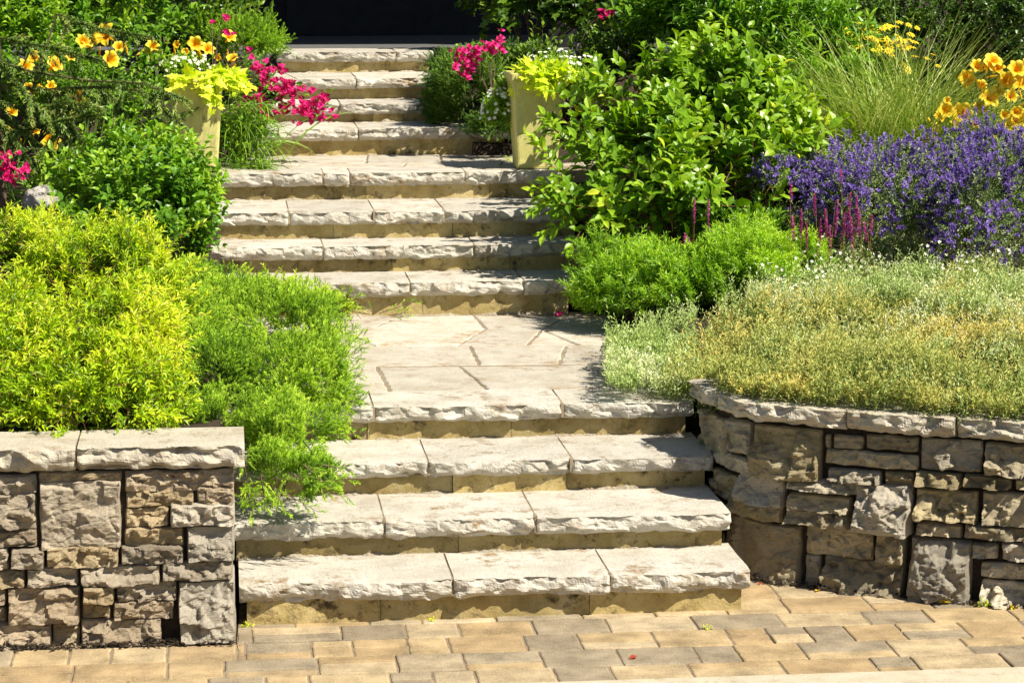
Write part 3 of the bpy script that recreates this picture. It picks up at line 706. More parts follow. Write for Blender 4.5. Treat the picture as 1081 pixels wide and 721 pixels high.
def shoots(mb, sb, base, dr, Ls, K, leaf, size, rng, droop=.15, a0=1.2, a1=.5, tint=(0, 1), start=.15, up=.3, opp=False, tb=None, stem_r=.0016, taper=.45, tj=.12):
    n = len(base); dr = nrm(dr)
    t = np.linspace(start, 1, K)[None] + rng.uniform(-.4, .4, (n, K)) * (1 - start) / K
    if opp: t = np.repeat(np.linspace(start, 1, (K + 1) // 2), 2)[None, :K] + np.zeros((n, K))
    t = np.clip(t, .02, 1.0)
    ph0 = rng.uniform(0, 6.28, (n, 1)); k = np.arange(K)[None]
    ph = ph0 + (2.4 * k if not opp else (k // 2) * 1.57 + (k % 2) * math.pi) + rng.normal(0, .25, (n, K))
    dz = np.array([0, 0, -1.0])
    pos = base[:, None] + dr[:, None] * (Ls[:, None] * t)[..., None] + dz * (droop * Ls[:, None] * t ** 2)[..., None]
    tan = nrm(dr[:, None] + dz * (2 * droop * t)[..., None])
    u, v = ortho(tan)
    rad = np.cos(ph)[..., None] * u + np.sin(ph)[..., None] * v
    al = (a0 + (a1 - a0) * t + rng.normal(0, .18, (n, K)))[..., None]
    ld = nrm(np.cos(al) * tan + np.sin(al) * rad)
    nn = tan * .6 + np.array([.15, -.30, .55 + up]) + rng.normal(0, .28, ld.shape)
    nn = nrm(nn - (nn * ld).sum(-1, keepdims=True) * ld)
    sd = np.cross(ld, nn)
    R = np.stack([sd, ld, nn], -1)
    S = size * rng.uniform(.7, 1.25, (n, K)) * (1 - taper * np.abs(t - .55) * 1.6)
    if tb is None: tb = rng.uniform(0, 1, n)
    ti = tint[0] + (tint[1] - tint[0]) * np.clip(tb[:, None] * .6 + .4 * t + rng.normal(0, tj, (n, K)) - .1, 0, 1)
    tv, tf = T[leaf]
    mb.inst(tv, tf, R.reshape(-1, 3, 3), pos.reshape(-1, 3), S.reshape(-1), ti.reshape(-1))
    if sb is not None:
        ts = np.linspace(0, 1, 4)
        P = base[:, None] + dr[:, None] * (Ls[:, None] * ts)[..., None] + dz * (droop * Ls[:, None] * ts ** 2)[..., None]
        sb.tubes(P, stem_r, stem_r * .4)

def lobe(px, py, y, rx, rz, ry):   # picture centre / half sizes in photo pixels at distance y, depth in metres
    c = aty(px, py, y); return (c, np.array([rx * y / F, ry, rz * y / F]))

LUMP = .7
def sample(lobes, n, rng, zmin=-.35, back=.35, inner=0.0):
    """points on the joined surface of ellipsoids, with outward normals"""
    ar = np.array([(r[0] * r[2] + r[0] * r[1] + r[1] * r[2]) for c, r in lobes]); pr = ar / ar.sum()
    P = np.zeros((0, 3)); Nn = np.zeros((0, 3))
    tries = 0
    while len(P) < n and tries < 40:
        tries += 1
        m_ = n * 2; wi = rng.choice(len(lobes), m_, p=pr)
        d = nrm(rng.normal(size=(m_, 3))); d[:, 2] = np.where(d[:, 2] < zmin, -d[:, 2] * rng.uniform(0, 1, m_), d[:, 2]); d = nrm(d)
        C = np.array([l[0] for l in lobes])[wi]; Rr = np.array([l[1] for l in lobes])[wi]
        k = 1 - inner * rng.uniform(0, 1, m_)
        p = C + d * Rr * k[:, None]; nn = nrm(d / Rr)
        lf = 1 + LUMP * (vnoise(p[:, 0] / .19 + 7, p[:, 2] / .17 + p[:, 1] / .23, 401) * 1.2 + .5 * vnoise(p[:, 0] / .08, p[:, 2] / .08 + p[:, 1] / .1, 402))
        p = C + (p - C) * lf[:, None]
        keep = np.ones(m_, bool)
        for c, r in lobes:
            q = (p - c) / r; keep &= (q ** 2).sum(1) > .62 * k ** 2
        keep &= (nn[:, 1] < .25) | (rng.random(m_) < back)
        keep &= p[:, 2] > bedz(p[:, 0], p[:, 1]) - .02 if zmin > -.9 else keep
        P = np.concatenate([P, p[keep]]); Nn = np.concatenate([Nn, nn[keep]])
    return P[:n], Nn[:n]

def shrub(name, label, cat, lobes, n, leaf, size, mleaf, mstem, L, K, rng, group=None, base=None, up=.6, jit=.4, back=.35, inner=.5, zmin=-.35, trunk=True, tfun=None, foliage='foliage', clump=0.0, **kw):
    if base is None: c = lobes[0][0]; base = (c[0], c[1], float(bedz(c[0], c[1])))
    th = thing(name, label, cat, base, group)
    p, nn = sample(lobes, n, rng, zmin=zmin, back=back, inner=inner)
    if clump:   # thin out patches so that dark gaps open
        w = vnoise(p[:, 0] / clump, p[:, 2] / clump + p[:, 1] / clump, 77) + .5
        kp = rng.random(len(p)) < np.clip(w * 2.4 - .35, .05, 1); p = p[kp]; nn = nn[kp]
    dr = nrm(nn + np.array([0, 0, up]) + rng.normal(0, jit, nn.shape))
    Ls = L * rng.uniform(.55, 1.3, len(p))
    b = p - dr * (Ls * rng.uniform(.4, .95, len(p)))[:, None]
    mb = MB(); sb = MB()
    tb = None
    if tfun is not None: tb = tfun(p, rng)
    shoots(mb, sb, b, dr, Ls, K, leaf, size, rng, tb=tb, **kw)
    part(mb, foliage, mleaf, th)
    if trunk:
        # woody limbs from the base into the crown
        m_ = 14; e = b[rng.choice(len(b), m_)]; s = np.array(base) + np.column_stack([rng.normal(0, .03, (m_, 2)), np.full(m_, -.03)])
        t = np.linspace(0, 1, 6)[None, :, None]
        cur = s[:, None] * (1 - t) + e[:, None] * t + np.array([0, 0, 1.0]) * (np.sin(t * math.pi) * .06)
        sb.tubes(cur, .009, .003, sides=5)
    part(sb, 'twigs', mstem, th)
    return th, mb

def blades(mb, base, dr, L, W, rng, bend=.8, seg=7, tint=(0, 1)):
    """arching strap leaves: ribbon with a folded midrib"""
    n = len(base); t = np.linspace(0, 1, seg)[None]
    L = L * rng.uniform(.6, 1.15, n); be = bend * rng.uniform(.4, 1.3, n)
    h = nrm(np.column_stack([dr[:, :2], np.zeros(n)])); ang0 = np.arctan2(dr[:, 2], np.hypot(dr[:, 0], dr[:, 1]))
    ang = ang0[:, None] - be[:, None] * t * 1.6
    ds = (L / (seg - 1))[:, None]
    hx = np.concatenate([np.zeros((n, 1)), np.cumsum(np.cos(ang[:, 1:]) * ds, 1)], 1); hz = np.concatenate([np.zeros((n, 1)), np.cumsum(np.sin(ang[:, 1:]) * ds, 1)], 1)
    P = base[:, None] + h[:, None] * hx[..., None] + np.array([0, 0, 1.0]) * hz[..., None]
    sd = nrm(np.column_stack([-h[:, 1], h[:, 0], rng.normal(0, .5, n)]))[:, None]
    w = (W * .5 * np.clip(1.15 * (1 - t ** 2.2), .03, 1) * np.clip(t * 5 + .5, 0, 1))[..., None]
    v = np.stack([P - sd * w, P + np.array([0, 0, -1.0]) * w * .5, P + sd * w], 2)
    q = []
    for i in range(seg - 1):
        for j in (0, 1): a = i * 3 + j; q.append((a, a + 1, a + 4, a + 3))
    q = np.array(q); off = (np.arange(n) * seg * 3)[:, None, None]
    ti = rng.uniform(tint[0], tint[1], n)
    mb.add(v.reshape(-1, 3), [(q[None] + off).reshape(-1, 4)], np.repeat(ti, seg * 3))

# ------------------------------------------------------------------ PLANTS, left bed
R = np.random.default_rng
def patchy(scale, seed, base=.5, amp=1.2):
    return lambda p, rng: np.clip(base + amp * vnoise(p[:, 0] / scale, p[:, 2] / scale + p[:, 1] / scale, seed) + rng.normal(0, .15, len(p)), 0, 1)

spi = dict(leaf='lance', size=.037, mleaf=M['spirea'], mstem=M['redstem'], L=.21, K=20, a0=1.05, a1=.6, droop=.25, up=.75, jit=.75, inner=.65, opp=False, taper=.35, clump=.13)
def spirea(label, lobes, n, seed): return shrub('spirea_shrub', label, 'shrub', lobes, n, rng=R(seed), group='golden spirea shrubs in the left bed', tfun=patchy(.16, seed, .42, 2.0), **spi)
spirea('largest golden leaved spirea bushing over the middle of the left wall', [lobe(105, 385, 10.0, 95, 75, .45), lobe(60, 420, 9.72, 80, 50, .28), lobe(150, 425, 9.75, 48, 40, .25), lobe(150, 350, 10.2, 50, 50, .3)], 2000, 1)
spirea('golden spirea at the left picture edge above the wall cap', [lobe(-20, 390, 9.95, 70, 80, .42), lobe(-10, 330, 10.4, 70, 60, .4)], 900, 2)
spirea('yellow green spirea with tall arching plumes behind the largest one', [lobe(110, 290, 11.2, 100, 60, .45), lobe(150, 325, 10.9, 60, 42, .35), lobe(130, 262, 11.6, 38, 34, .3)], 1300, 3)
spirea('wispy spirea with pinkish tips in front of the pale boulder', [lobe(15, 265, 11.8, 80, 50, .4), lobe(50, 300, 11.2, 60, 40, .3)], 1000, 4)

# tall arching plume shoots breaking the outline
def plume_add(th, pts, seed):
    mb = MB(); sb = MB(); rng = R(seed)
    for (px0, py0, px1, py1, y) in pts:
        a = aty(px0, py0, y); b = aty(px1, py1, y); d = b - a; L = np.linalg.norm(d)
        shoots(mb, sb, a[None], d[None] + np.array([[0, 0, .1 * L]]), np.array([L]), int(L / .006), 'lance', .028, rng, droop=.12, a0=1.1, a1=.5, tb=np.array([.8]), taper=.8)
    part(mb, 'foliage', M['spirea'], th); part(sb, 'stems', M['redstem'], th)
pl2 = [(70, 330, 100, 262, 10.9), (150, 340, 185, 290, 10.8), (40, 340, 22, 280, 11), (190, 330, 232, 300, 11), (120, 380, 150, 325, 10.1), (40, 390, 20, 335, 10.2), (180, 400, 212, 372, 9.9), (90, 370, 80, 310, 10.2), (5, 300, -5, 240, 11.6), (30, 250, 48, 205, 12), (160, 360, 205, 335, 10.4)]
pl = [o for o in col.objects if o.name.startswith('spirea_shrub')][2]
plume_add(pl, [(100, 290, 165, 215, 11.6), (110, 280, 140, 212, 11.8), (90, 290, 95, 218, 11.8), (130, 290, 190, 260, 11.4), (60, 290, 60, 225, 11.8), (150, 300, 225, 280, 11.2), (20, 270, 40, 215, 12), (80, 280, 118, 208, 12), (120, 300, 155, 232, 11.5), (70, 300, 75, 232, 11.6)] + pl2, 44)

jun = dict(leaf='needle', size=.0125, mleaf=M['juniper'], mstem=M['greenstem'], L=.046, K=22, a0=.95, a1=.5, droop=.10, up=.55, jit=.5, inner=.5, stem_r=.0012, taper=.3, back=.3)
shrub('creeping_juniper', 'bright green creeping juniper spilling over the left ends of the lower steps', 'juniper',
      [lobe(300, 400, 10.75, 78, 62, .42), lobe(285, 340, 11.6, 80, 45, .5), lobe(320, 350, 11.4, 60, 40, .4), lobe(225, 400, 10.5, 50, 50, .4), lobe(300, 455, 10.1, 62, 50, .32), lobe(330, 405, 10.7, 48, 40, .3), lobe(285, 500, 9.72, 42, 42, .2), lobe(325, 500, 9.72, 38, 26, .18), lobe(240, 310, 12.0, 45, 32, .35), lobe(355, 325, 12.2, 22, 16, .2), lobe(285, 375, 11.1, 50, 45, .35), lobe(312, 345, 11.7, 34, 24, .3), lobe(300, 330, 11.9, 30, 18, .3), lobe(205, 300, 12.0, 38, 26, .35), lobe(200, 350, 11.0, 45, 45, .35), lobe(225, 435, 10.05, 40, 30, .25), lobe(350, 440, 10.3, 30, 25, .2)],
      25000, rng=R(10), tfun=patchy(.07, 10, .55, 1.5), zmin=-.95, base=(.12, 10.6, .65), clump=.05, **jun)
# sprays that reach out over the treads
def sprays(name, label, cat, pts, mleaf, mstem, leaf, size, seed, K=40, group=None, th=None, **kw):
    rng = R(seed); mb = MB(); sb = MB()
    if th is None:
        b = aty(pts[0][0], pts[0][1], pts[0][4]); th = thing(name, label, cat, b, group)
    for (px0, py0, px1, py1, y) in pts:
        a = aty(px0, py0, y); b = aty(px1, py1, y - .03); d = b - a; L = np.linalg.norm(d)
        nb = max(4, int(L / .02)); t = np.linspace(.15, 1, nb)
        base = a + d * t[:, None]; perp = rng.normal(0, 1, (nb, 3)); perp[:, 1] *= .5; perp -= (perp @ (d / L))[:, None] * (d / L)
        dr = nrm(d / L + nrm(perp) * .8)
        shoots(mb, sb, base, dr, .05 * (1.3 - .6 * t), int(K * .5), leaf, size, rng, droop=.1, a0=.8, a1=.45, stem_r=.001)
        sb.tubes(np.stack([a + d * q for q in np.linspace(0, 1, 5)])[None], .003, .001)
    part(mb, 'foliage', mleaf, th); part(sb, 'twigs', mstem, th); return th
cj = [o for o in col.objects if o.name == 'creeping_juniper'][0]
sprays('', '', '', [(320, 510, 372, 506, 9.6), (330, 518, 366, 524, 9.58), (300, 520, 335, 540, 9.55), (335, 490, 368, 495, 9.65), (290, 515, 300, 540, 9.5), (350, 430, 384, 420, 10.4), (350, 400, 382, 396, 10.7), (350, 380, 380, 372, 11), (345, 460, 378, 458, 10), (350, 345, 372, 350, 11.8), (262, 520, 268, 545, 9.45), (310, 500, 340, 520, 9.6), (320, 490, 350, 515, 9.6), (255, 470, 262, 515, 9.5), (275, 500, 280, 535, 9.5)], M['juniper'], M['bark'], 'needle', .015, 12, K=44, th=cj)
sprays('juniper_seedling', 'small juniper sprig rooted at the foot of the fifth step', 'plant', [(400, 331, 440, 318, 13.2), (395, 331, 375, 316, 13.1), (410, 333, 430, 330, 13.1), (390, 332, 360, 327, 12.9)], M['juniper'], M['bark'], 'needle', .014, 13)
spirea('small low golden spirea spilling onto the landing beside the fifth step', [lobe(285, 306, 12.6, 45, 12, .2), lobe(345, 322, 12.3, 32, 12, .2)], 330, 15)

br = dict(leaf='oval', mleaf=M['broad2'], mstem=M['greenstem'], opp=True, stem_r=.002)
shrub('leafy_perennial', 'mid green opposite leaved perennial clump in front of the left planter', 'plant',
      [lobe(140, 200, 13.2, 78, 55, .5), lobe(110, 225, 12.9, 55, 40, .4), lobe(190, 215, 13.1, 35, 45, .35), lobe(160, 165, 13.5, 45, 28, .35)], 520, size=.062, L=.22, K=12, rng=R(20), up=1.1, jit=.35, inner=.6, a0=1.25, a1=.75, droop=.1, tfun=patchy(.2, 4, .6, 1.1), **br)
shrub('leafy_perennial', 'darker shaded leafy clump beside the left end of the sixth step', 'plant',
      [lobe(200, 235, 13.3, 28, 28, .3), lobe(165, 245, 12.8, 30, 22, .25), lobe(208, 255, 13.4, 12, 22, .25)], 190, size=.055, L=.18, K=10, rng=R(21), up=.8, inner=.6, a0=1.25, a1=.75, tint=(0, .6), **br)

# boulder
def boulder(label, px, py, y, rx, ry, rz, seed):
    c = aty(px, py, y); n1_, n2_ = 48, 32
    th_, ph_ = np.meshgrid(np.linspace(0, 2 * math.pi, n1_, endpoint=False), np.linspace(.02, math.pi - .02, n2_), indexing='ij')
    d = np.stack([np.cos(th_) * np.sin(ph_), np.sin(th_) * np.sin(ph_), np.cos(ph_)], -1)
    d = np.sign(d) * np.abs(d) ** .75; r_ = 1 + .28 * facet(th_ * 1.3 + 2, ph_ * 1.6, seed, 9) + .08 * fbm(th_ * 4, ph_ * 4, seed)
    P = d * r_[..., None] * np.array([rx, ry, rz])
    idx = np.arange(n1_ * n2_).reshape(n1_, n2_); ir = np.roll(idx, -1, 0)
    mb = MB(); mb.add(P.reshape(-1, 3), [np.stack([idx[:, :-1], idx[:, 1:], ir[:, 1:], ir[:, :-1]], -1).reshape(-1, 4), idx[:, 0][None], idx[::-1, -1][None]])
    o = mb.build('boulder', M['boulder'], smooth=False); o.location = c; return tag(o, label, 'rock')
boulder('pale rounded boulder half hidden by plants in the left bed', 44, 212, 12.9, .085, .10, .065, 3)

# daylilies -----------------------------------------------------------
def lily_mesh(seed, open_=1.0):
    rng = R(seed); mb = MB()
    for k in range(6):
        a = k * math.pi / 3 + rng.normal(0, .06); w = .030 if k % 2 else .022; L = .060
        t = np.linspace(0, 1, 7); out = .006 + .052 * t ** 1.25 * open_; up = .046 * np.sin(np.clip(t * 1.25, 0, 1.35) * 1.2) - .020 * np.clip(t - .7, 0, 1) * 2 * open_
        ww = w * np.clip(np.sin(math.pi * np.clip(t * .80 + .12, 0, 1)), .06, 1)
        u = np.array([-1, -.5, 0, .5, 1])
        P = np.zeros((7, 5, 3))
        for j, q in enumerate(u):
            P[:, j, 0] = out; P[:, j, 1] = q * ww * .75; P[:, j, 2] = up + .006 * abs(q) * (1 - t) + .003 * math.sin(k * 3 + j * 4) * t
        c, s_ = math.cos(a), math.sin(a)
        X_ = P[..., 0] * c - P[..., 1] * s_; Y_ = P[..., 0] * s_ + P[..., 1] * c; P[..., 0] = X_; P[..., 1] = Y_
        idx = np.arange(35).reshape(7, 5); q = np.stack([idx[:-1, :-1], idx[1:, :-1], idx[1:, 1:], idx[:-1, 1:]], -1).reshape(-1, 4)
        mb.add(P.reshape(-1, 3), [q], np.repeat(np.clip(.05 + 1.25 * t, 0, 1), 5))
    # throat tube and stamens
    a = np.linspace(0, 2 * math.pi, 8, endpoint=False)
    ring = lambda r_, z: np.stack([np.cos(a) * r_, np.sin(a) * r_, np.full(8, z)], 1)
    v = np.concatenate([ring(.003, -.030), ring(.005, -.01), ring(.009, .006)]); i = np.arange(8); j = (i + 1) % 8
    mb.add(v, [np.concatenate([np.stack([i + r_ * 8, j + r_ * 8, j + r_ * 8 + 8, i + r_ * 8 + 8], 1) for r_ in (0, 1)])], .3)
    e = np.array([[np.cos(k) * .012, np.sin(k) * .012, .05] for k in (0, 1.1, 2.2, 3.2, 4.3, 5.3)])
    mb.tubes(np.stack([e * t + np.array([0, 0, .0]) * (1 - t) for t in (0.05, .5, 1)], 1), .0008, .0013, tint=.1)
    return mb
def bud_mesh():
    mb = MB(); z = np.array([-.01, 0, .02, .04, .055]); mb.tubes(np.array([[[0, 0, q] for q in z]]), .006, .003, sides=6, tint=.5); return mb
def orient(o, d, roll=0):
    from mathutils import Vector
    o.rotation_mode = 'QUATERNION'; o.rotation_quaternion = Vector([float(q) for q in d]).to_track_quat('Z', 'Y')
LILY = None
BUD = []
def daylily(label, base_px, y, flowers, nblade, seed, spread=.35, Lb=.5, buds=10):
    rng = R(seed); b = aty(*base_px, y); b[2] = float(bedz(b[0], y))
    th = thing('daylily', label, 'flower', b)
    mb = MB(); bb = b + np.column_stack([rng.normal(0, spread * .5, nblade), rng.normal(-.15, .18, nblade), np.zeros(nblade)])
    d = np.column_stack([rng.normal(0, .6, nblade), rng.normal(-.1, .5, nblade), np.full(nblade, 1.2)]); blades(mb, bb, nrm(d), Lb, .016, rng, bend=.75)
    part(mb, 'foliage', M['blade'], th)
    sb = MB(); global LILY
    if LILY is None: LILY = [lily_mesh(i, 1 - .15 * i) for i in range(3)], bud_mesh()
    tops = []
    for i, f in enumerate(flowers):
        px, py = f[:2]; sc = (f[2] if len(f) > 2 else 1.0) * rng.uniform(1.1, 1.35)
        p = aty(px, py, y + rng.uniform(-.1, .1)); face = nrm(np.array([rng.normal(0, .5), -1 + rng.normal(0, .3), .55 + rng.normal(0, .3)]))
        if len(DL) < 3:
            o = LILY[0][len(DL)].build('flower', M['lily'], th, smooth=True); DL.append(o)
        else:
            o = DL[int(rng.integers(0, 3))].copy(); col.objects.link(o); o.parent = th
        o.location = [float(q) for q in (p - b)]; o.scale = (sc,) * 3; orient(o, face); tops.append(p - face * .03)
    tops = np.array(tops); s = b + np.column_stack([(tops[:, 0] - b[0]) * .5 + rng.normal(0, .03, len(tops)), rng.normal(0, .05, len(tops)), np.zeros(len(tops))])
    mid = s * .4 + tops * .6 + np.array([0, 0, .05])
    q = np.linspace(0, 1, 6)[None, :, None]; C_ = s[:, None] * (1 - q) ** 2 + 2 * mid[:, None] * q * (1 - q) + tops[:, None] * q ** 2
    for i in range(len(C_)): sb = MB(); sb.tubes(C_[i:i + 1], .004, .0025); part(sb, 'flower_stalk', M['greenstem'], th)
    mb = MB(); n = buds
    if n:
        w = rng.integers(0, len(tops), n); e = tops[w] + rng.normal(0, .035, (n, 3)); dd = nrm(rng.normal(0, .4, (n, 3)) + np.array([0, -.2, 1]))
        P = np.stack([e + dd * t for t in (-.03, -.005, .015, .032, .045)], 1)
        r_ = None
        for i in range(n):
            if not BUD:
                m3 = MB(); z3 = np.array([[[0, 0, q] for q in (-.03, -.01, .012, .032, .045)]]); r3 = [.002, .005, .0065, .005, .001]
                for a3 in range(4): m3.tubes(z3[:, a3:a3 + 2], r3[a3], r3[a3 + 1], sides=7, tint=.55)
                o = m3.build('bud', M['lily'], th); BUD.append(o)
            else: o = BUD[0].copy(); col.objects.link(o); o.parent = th
            o.location = [float(q) for q in e[i] - b]; orient(o, dd[i])
    return th
DL = []
daylily('yellow orange daylily clump behind the spruce branches at upper left', (75, 150), 14.4, [(115, 40), (96, 50, .95), (113, 65, 1), (88, 106, 1), (51, 150, .95), (54, 72, 1.1), (26, 72, .7), (38, 62, .7), (5, 155, .95), (36, 141, .7), (30, 95, .6), (70, 118, .5), (12, 120, .6), (86, 46, .7), (125, 52, .6), (75, 62, .5), (52, 92, .5)], 120, 31, buds=14)
daylily('orange and yellow daylilies rising behind the left planter', (215, 120), 15.6, [(240, 42, .9), (206, 48, .85), (218, 54, .7), (188, 48, .5), (250, 74, .6), (232, 62, .5), (160, 52, .7), (158, 60, .7), (246, 66, .7), (196, 56, .5)], 90, 32, buds=12)

# dwarf spruce with drooping branches
def spruce(label, base_px, y, branches, seed):
    rng = R(seed); b = aty(*base_px, y); b[2] = float(bedz(b[0], y)); th = thing('dwarf_spruce', label, 'conifer', b)
    sb = MB(); mb = MB(); top = b + np.array([0, 0, .9])
    sb.tubes(np.stack([b + (top - b) * t for t in np.linspace(0, 1, 5)])[None], .03, .012, sides=7)
    for br_ in branches:
        P = np.array([aty(px, py, y - .08 * i) for i, (px, py) in enumerate(br_)])
        s_ = np.linspace(0, 1, 24); cur = np.stack([np.interp(s_ * (len(P) - 1), np.arange(len(P)), P[:, i]) for i in range(3)], 1)
        root = top * .3 + b * .7; sb.tubes(np.concatenate([[root], P])[None], .008, .003)
        n = 15; i0 = rng.integers(0, 23, n); bs = cur[i0]; d0 = nrm(cur[np.minimum(i0 + 1, 23)] - cur[i0])
        side = rng.normal(0, .8, (n, 3)) + np.array([0, 0, -.35]); dd = nrm(d0 + side)
        bs = np.concatenate([bs, cur[::1]]); dd = np.concatenate([dd, nrm(np.gradient(cur, axis=0))]); Ls = np.concatenate([rng.uniform(.06, .16, n), np.full(24, .06)])
        shoots(mb, sb, bs, dd, Ls, 50, 'needle', .024, rng, droop=.15, a0=1.0, a1=.7, stem_r=.002, taper=.1)
    part(mb, 'foliage', M['spruce'], th); part(sb, 'stems', M['bark'], th); return th
spruce('dark weathered spruce with drooping branches at the far left', (0, 150), 13.9, [
    [(-20, 60), (30, 75), (90, 85), (150, 88), (190, 103)], [(-10, 85), (40, 95), (100, 92), (145, 95), (190, 130)], [(-20, 100), (30, 118), (70, 108), (100, 115)], [(0, 40), (50, 50), (100, 62)],
    [(-20, 130), (20, 140), (60, 128), (95, 122)], [(-20, 110), (10, 140), (30, 170)], [(60, 95), (70, 125), (80, 150)], [(60, 15), (100, 30), (150, 38)], [(-10, 60), (20, 90), (50, 130)], [(100, 85), (120, 105), (130, 120)], [(80, 100), (60, 140), (45, 160)], [(0, 120), (50, 160), (110, 165)]], 41)

hd = dict(mleaf=M['hedge'], mstem=M['bark'])
shrub('background_shrub', 'leafy shrub with reddish young tips behind the daylilies at the upper left corner', 'shrub', [lobe(20, 40, 15.6, 90, 80, .7), lobe(110, 20, 16.0, 80, 70, .7), lobe(-60, 60, 15.4, 80, 90, .6), lobe(60, 90, 15.6, 100, 60, .4)], 1300, leaf='oval', size=.062, L=.24, K=10, rng=R(50), up=.7, inner=.5, tint=(0, 1), tfun=patchy(.3, 6, .6, 1.6), clump=.22, mleaf=M['broad2'], mstem=M['bark'])
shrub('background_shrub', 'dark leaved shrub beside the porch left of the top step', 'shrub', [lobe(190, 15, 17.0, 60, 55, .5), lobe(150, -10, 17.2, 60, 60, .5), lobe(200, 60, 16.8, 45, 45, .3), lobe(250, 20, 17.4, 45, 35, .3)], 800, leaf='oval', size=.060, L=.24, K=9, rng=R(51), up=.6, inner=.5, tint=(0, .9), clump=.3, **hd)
shrub('cut_leaf_shrub', 'twiggy shrub with small green leaves above the left planter', 'shrub', [lobe(70, 100, 15.0, 90, 60, .35), lobe(140, 120, 14.9, 50, 50, .3)], 500, leaf='oval', size=.040, mleaf=M['broad2'], mstem=M['bark'], L=.2, K=10, rng=R(52), up=.7, inner=.7, tint=(0, 1), clump=.3)
dj = dict(leaf='needle', size=.019, mstem=M['greenstem'], K=34, a0=.75, a1=.45, droop=.1, inner=.4, stem_r=.0015, taper=.3)
shrub('spreading_juniper', 'feathery green juniper reaching over the left end of the top steps', 'juniper', [lobe(255, 45, 16.6, 36, 28, .35), lobe(222, 35, 16.8, 30, 28, .3), lobe(275, 48, 16.5, 22, 16, .25)], 900, mleaf=M['juniper'], L=.12, rng=R(53), up=.5, jit=.5, tint=(0, .6), **dj)
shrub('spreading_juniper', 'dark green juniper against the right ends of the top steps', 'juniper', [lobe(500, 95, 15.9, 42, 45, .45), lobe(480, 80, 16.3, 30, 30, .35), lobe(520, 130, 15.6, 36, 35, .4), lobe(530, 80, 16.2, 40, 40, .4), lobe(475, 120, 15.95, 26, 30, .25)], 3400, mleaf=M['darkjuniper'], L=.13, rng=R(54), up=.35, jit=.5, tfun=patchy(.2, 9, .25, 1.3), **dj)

# planters --------------------------------------------------------------
def planter(label, px0, px1, py, y, seed):
    """tall tapered square pot standing on the upper landing"""
    z = ZK[7] + .004; c = aty((px0 + px1) / 2, py, y); w = (px1 - px0) / 2 * y / F; H_ = .545
    th = thing('planter', label, 'planter', (c[0], y + w, z)); cx, cy = c[0], y + w
    mb = MB(); wt, wb, r_ = w, w * .76, .018
    def ring(h, z_, rr):
        P = []
        for sx, sy, a0_ in ((1, 1, 0), (-1, 1, 90), (-1, -1, 180), (1, -1, 270)):
            for k in range(4):
                a = math.radians(a0_ + k * 30); P.append((cx + sx * (h - rr) + rr * math.cos(a), cy + sy * (h - rr) + rr * math.sin(a), z_))
        return np.array(P)
    rings = [ring(wb, z, r_), ring(wb + .004, z + .012, r_)] + [ring(wb + (wt - wb) * t, z + H_ * t, r_) for t in (.1, .3, .5, .7, .9, 1)] + [ring(wt + .008, z + H_ - .035, r_), ring(wt + .009, z + H_, r_), ring(wt + .004, z + H_ + .005, r_), ring(wt - .018, z + H_ + .003, r_ * .6), ring(wt - .022, z + H_ - .04, r_ * .6)]
    V = np.concatenate(rings); n = 16; i = np.arange(n); j = (i + 1) % n
    mb.add(V, [np.stack([i + k * n, j + k * n, j + k * n + n, i + k * n + n], 1) for k in range(len(rings) - 1)] + [np.arange(n)[None, ::-1]])
    part(mb, 'pot', M['planter'], th, smooth=False)
    mb = MB(); s_ = ring(wt - .024, z + H_ - .03, r_ * .5); mb.add(s_, [np.arange(n)[None]]); part(mb, 'potting_soil', M['soil'], th)
    return th, np.array([cx, cy, z + H_]), w
pl1, pc1, pw1 = planter('yellow green tapered planter left of the upper landing', 178, 235, 100, 14.66, 1)
pl2, pc2, pw2 = planter('yellow green tapered planter right of the upper landing', 540, 597, 100, 14.62, 2)

def vine(label, c, w, seed, n=26, droopers=7):
    rng = R(seed); th = thing('sweet_potato_vine', label, 'plant', c + np.array([0, 0, -.03]))
    mb = MB(); sb = MB(); a = rng.uniform(-2.9, -.2, n); out = rng.uniform(.3, 1.25, n)
    b = c + np.column_stack([rng.uniform(-.6, .6, n) * w, rng.uniform(-.8, .3, n) * w, np.full(n, -.02)])
    d = np.column_stack([np.cos(a) * .7, np.sin(a) * .8, rng.uniform(.25, .9, n)])
    shoots(mb, sb, b, d, rng.uniform(.14, .26, n), 7, 'lobed', .075, rng, droop=.75, a0=1.3, a1=.9, up=1.2, start=.45, stem_r=.002, taper=.2)
    e = c + np.column_stack([rng.uniform(-.2, .9, droopers) * w, np.full(droopers, -w - .02), np.full(droopers, .01)])
    shoots(mb, sb, e, np.column_stack([rng.normal(0, .15, droopers), np.full(droopers, -.25), np.full(droopers, -.5)]), rng.uniform(.08, .18, droopers), 6, 'lobed', .062, rng, droop=.2, a0=1.2, a1=.7, up=.2, stem_r=.002)
    part(mb, 'foliage', M['lime'], th); part(sb, 'stems', M['greenstem'], th); return th
vine('lime green vine trailing over the front of the left planter', pc1 + np.array([.08, 0, 0]), pw1, 61)
vine('lime green vine crowning the right planter', pc2 + np.array([.04, .0, .02]), pw2 * .9, 62, n=32, droopers=10)

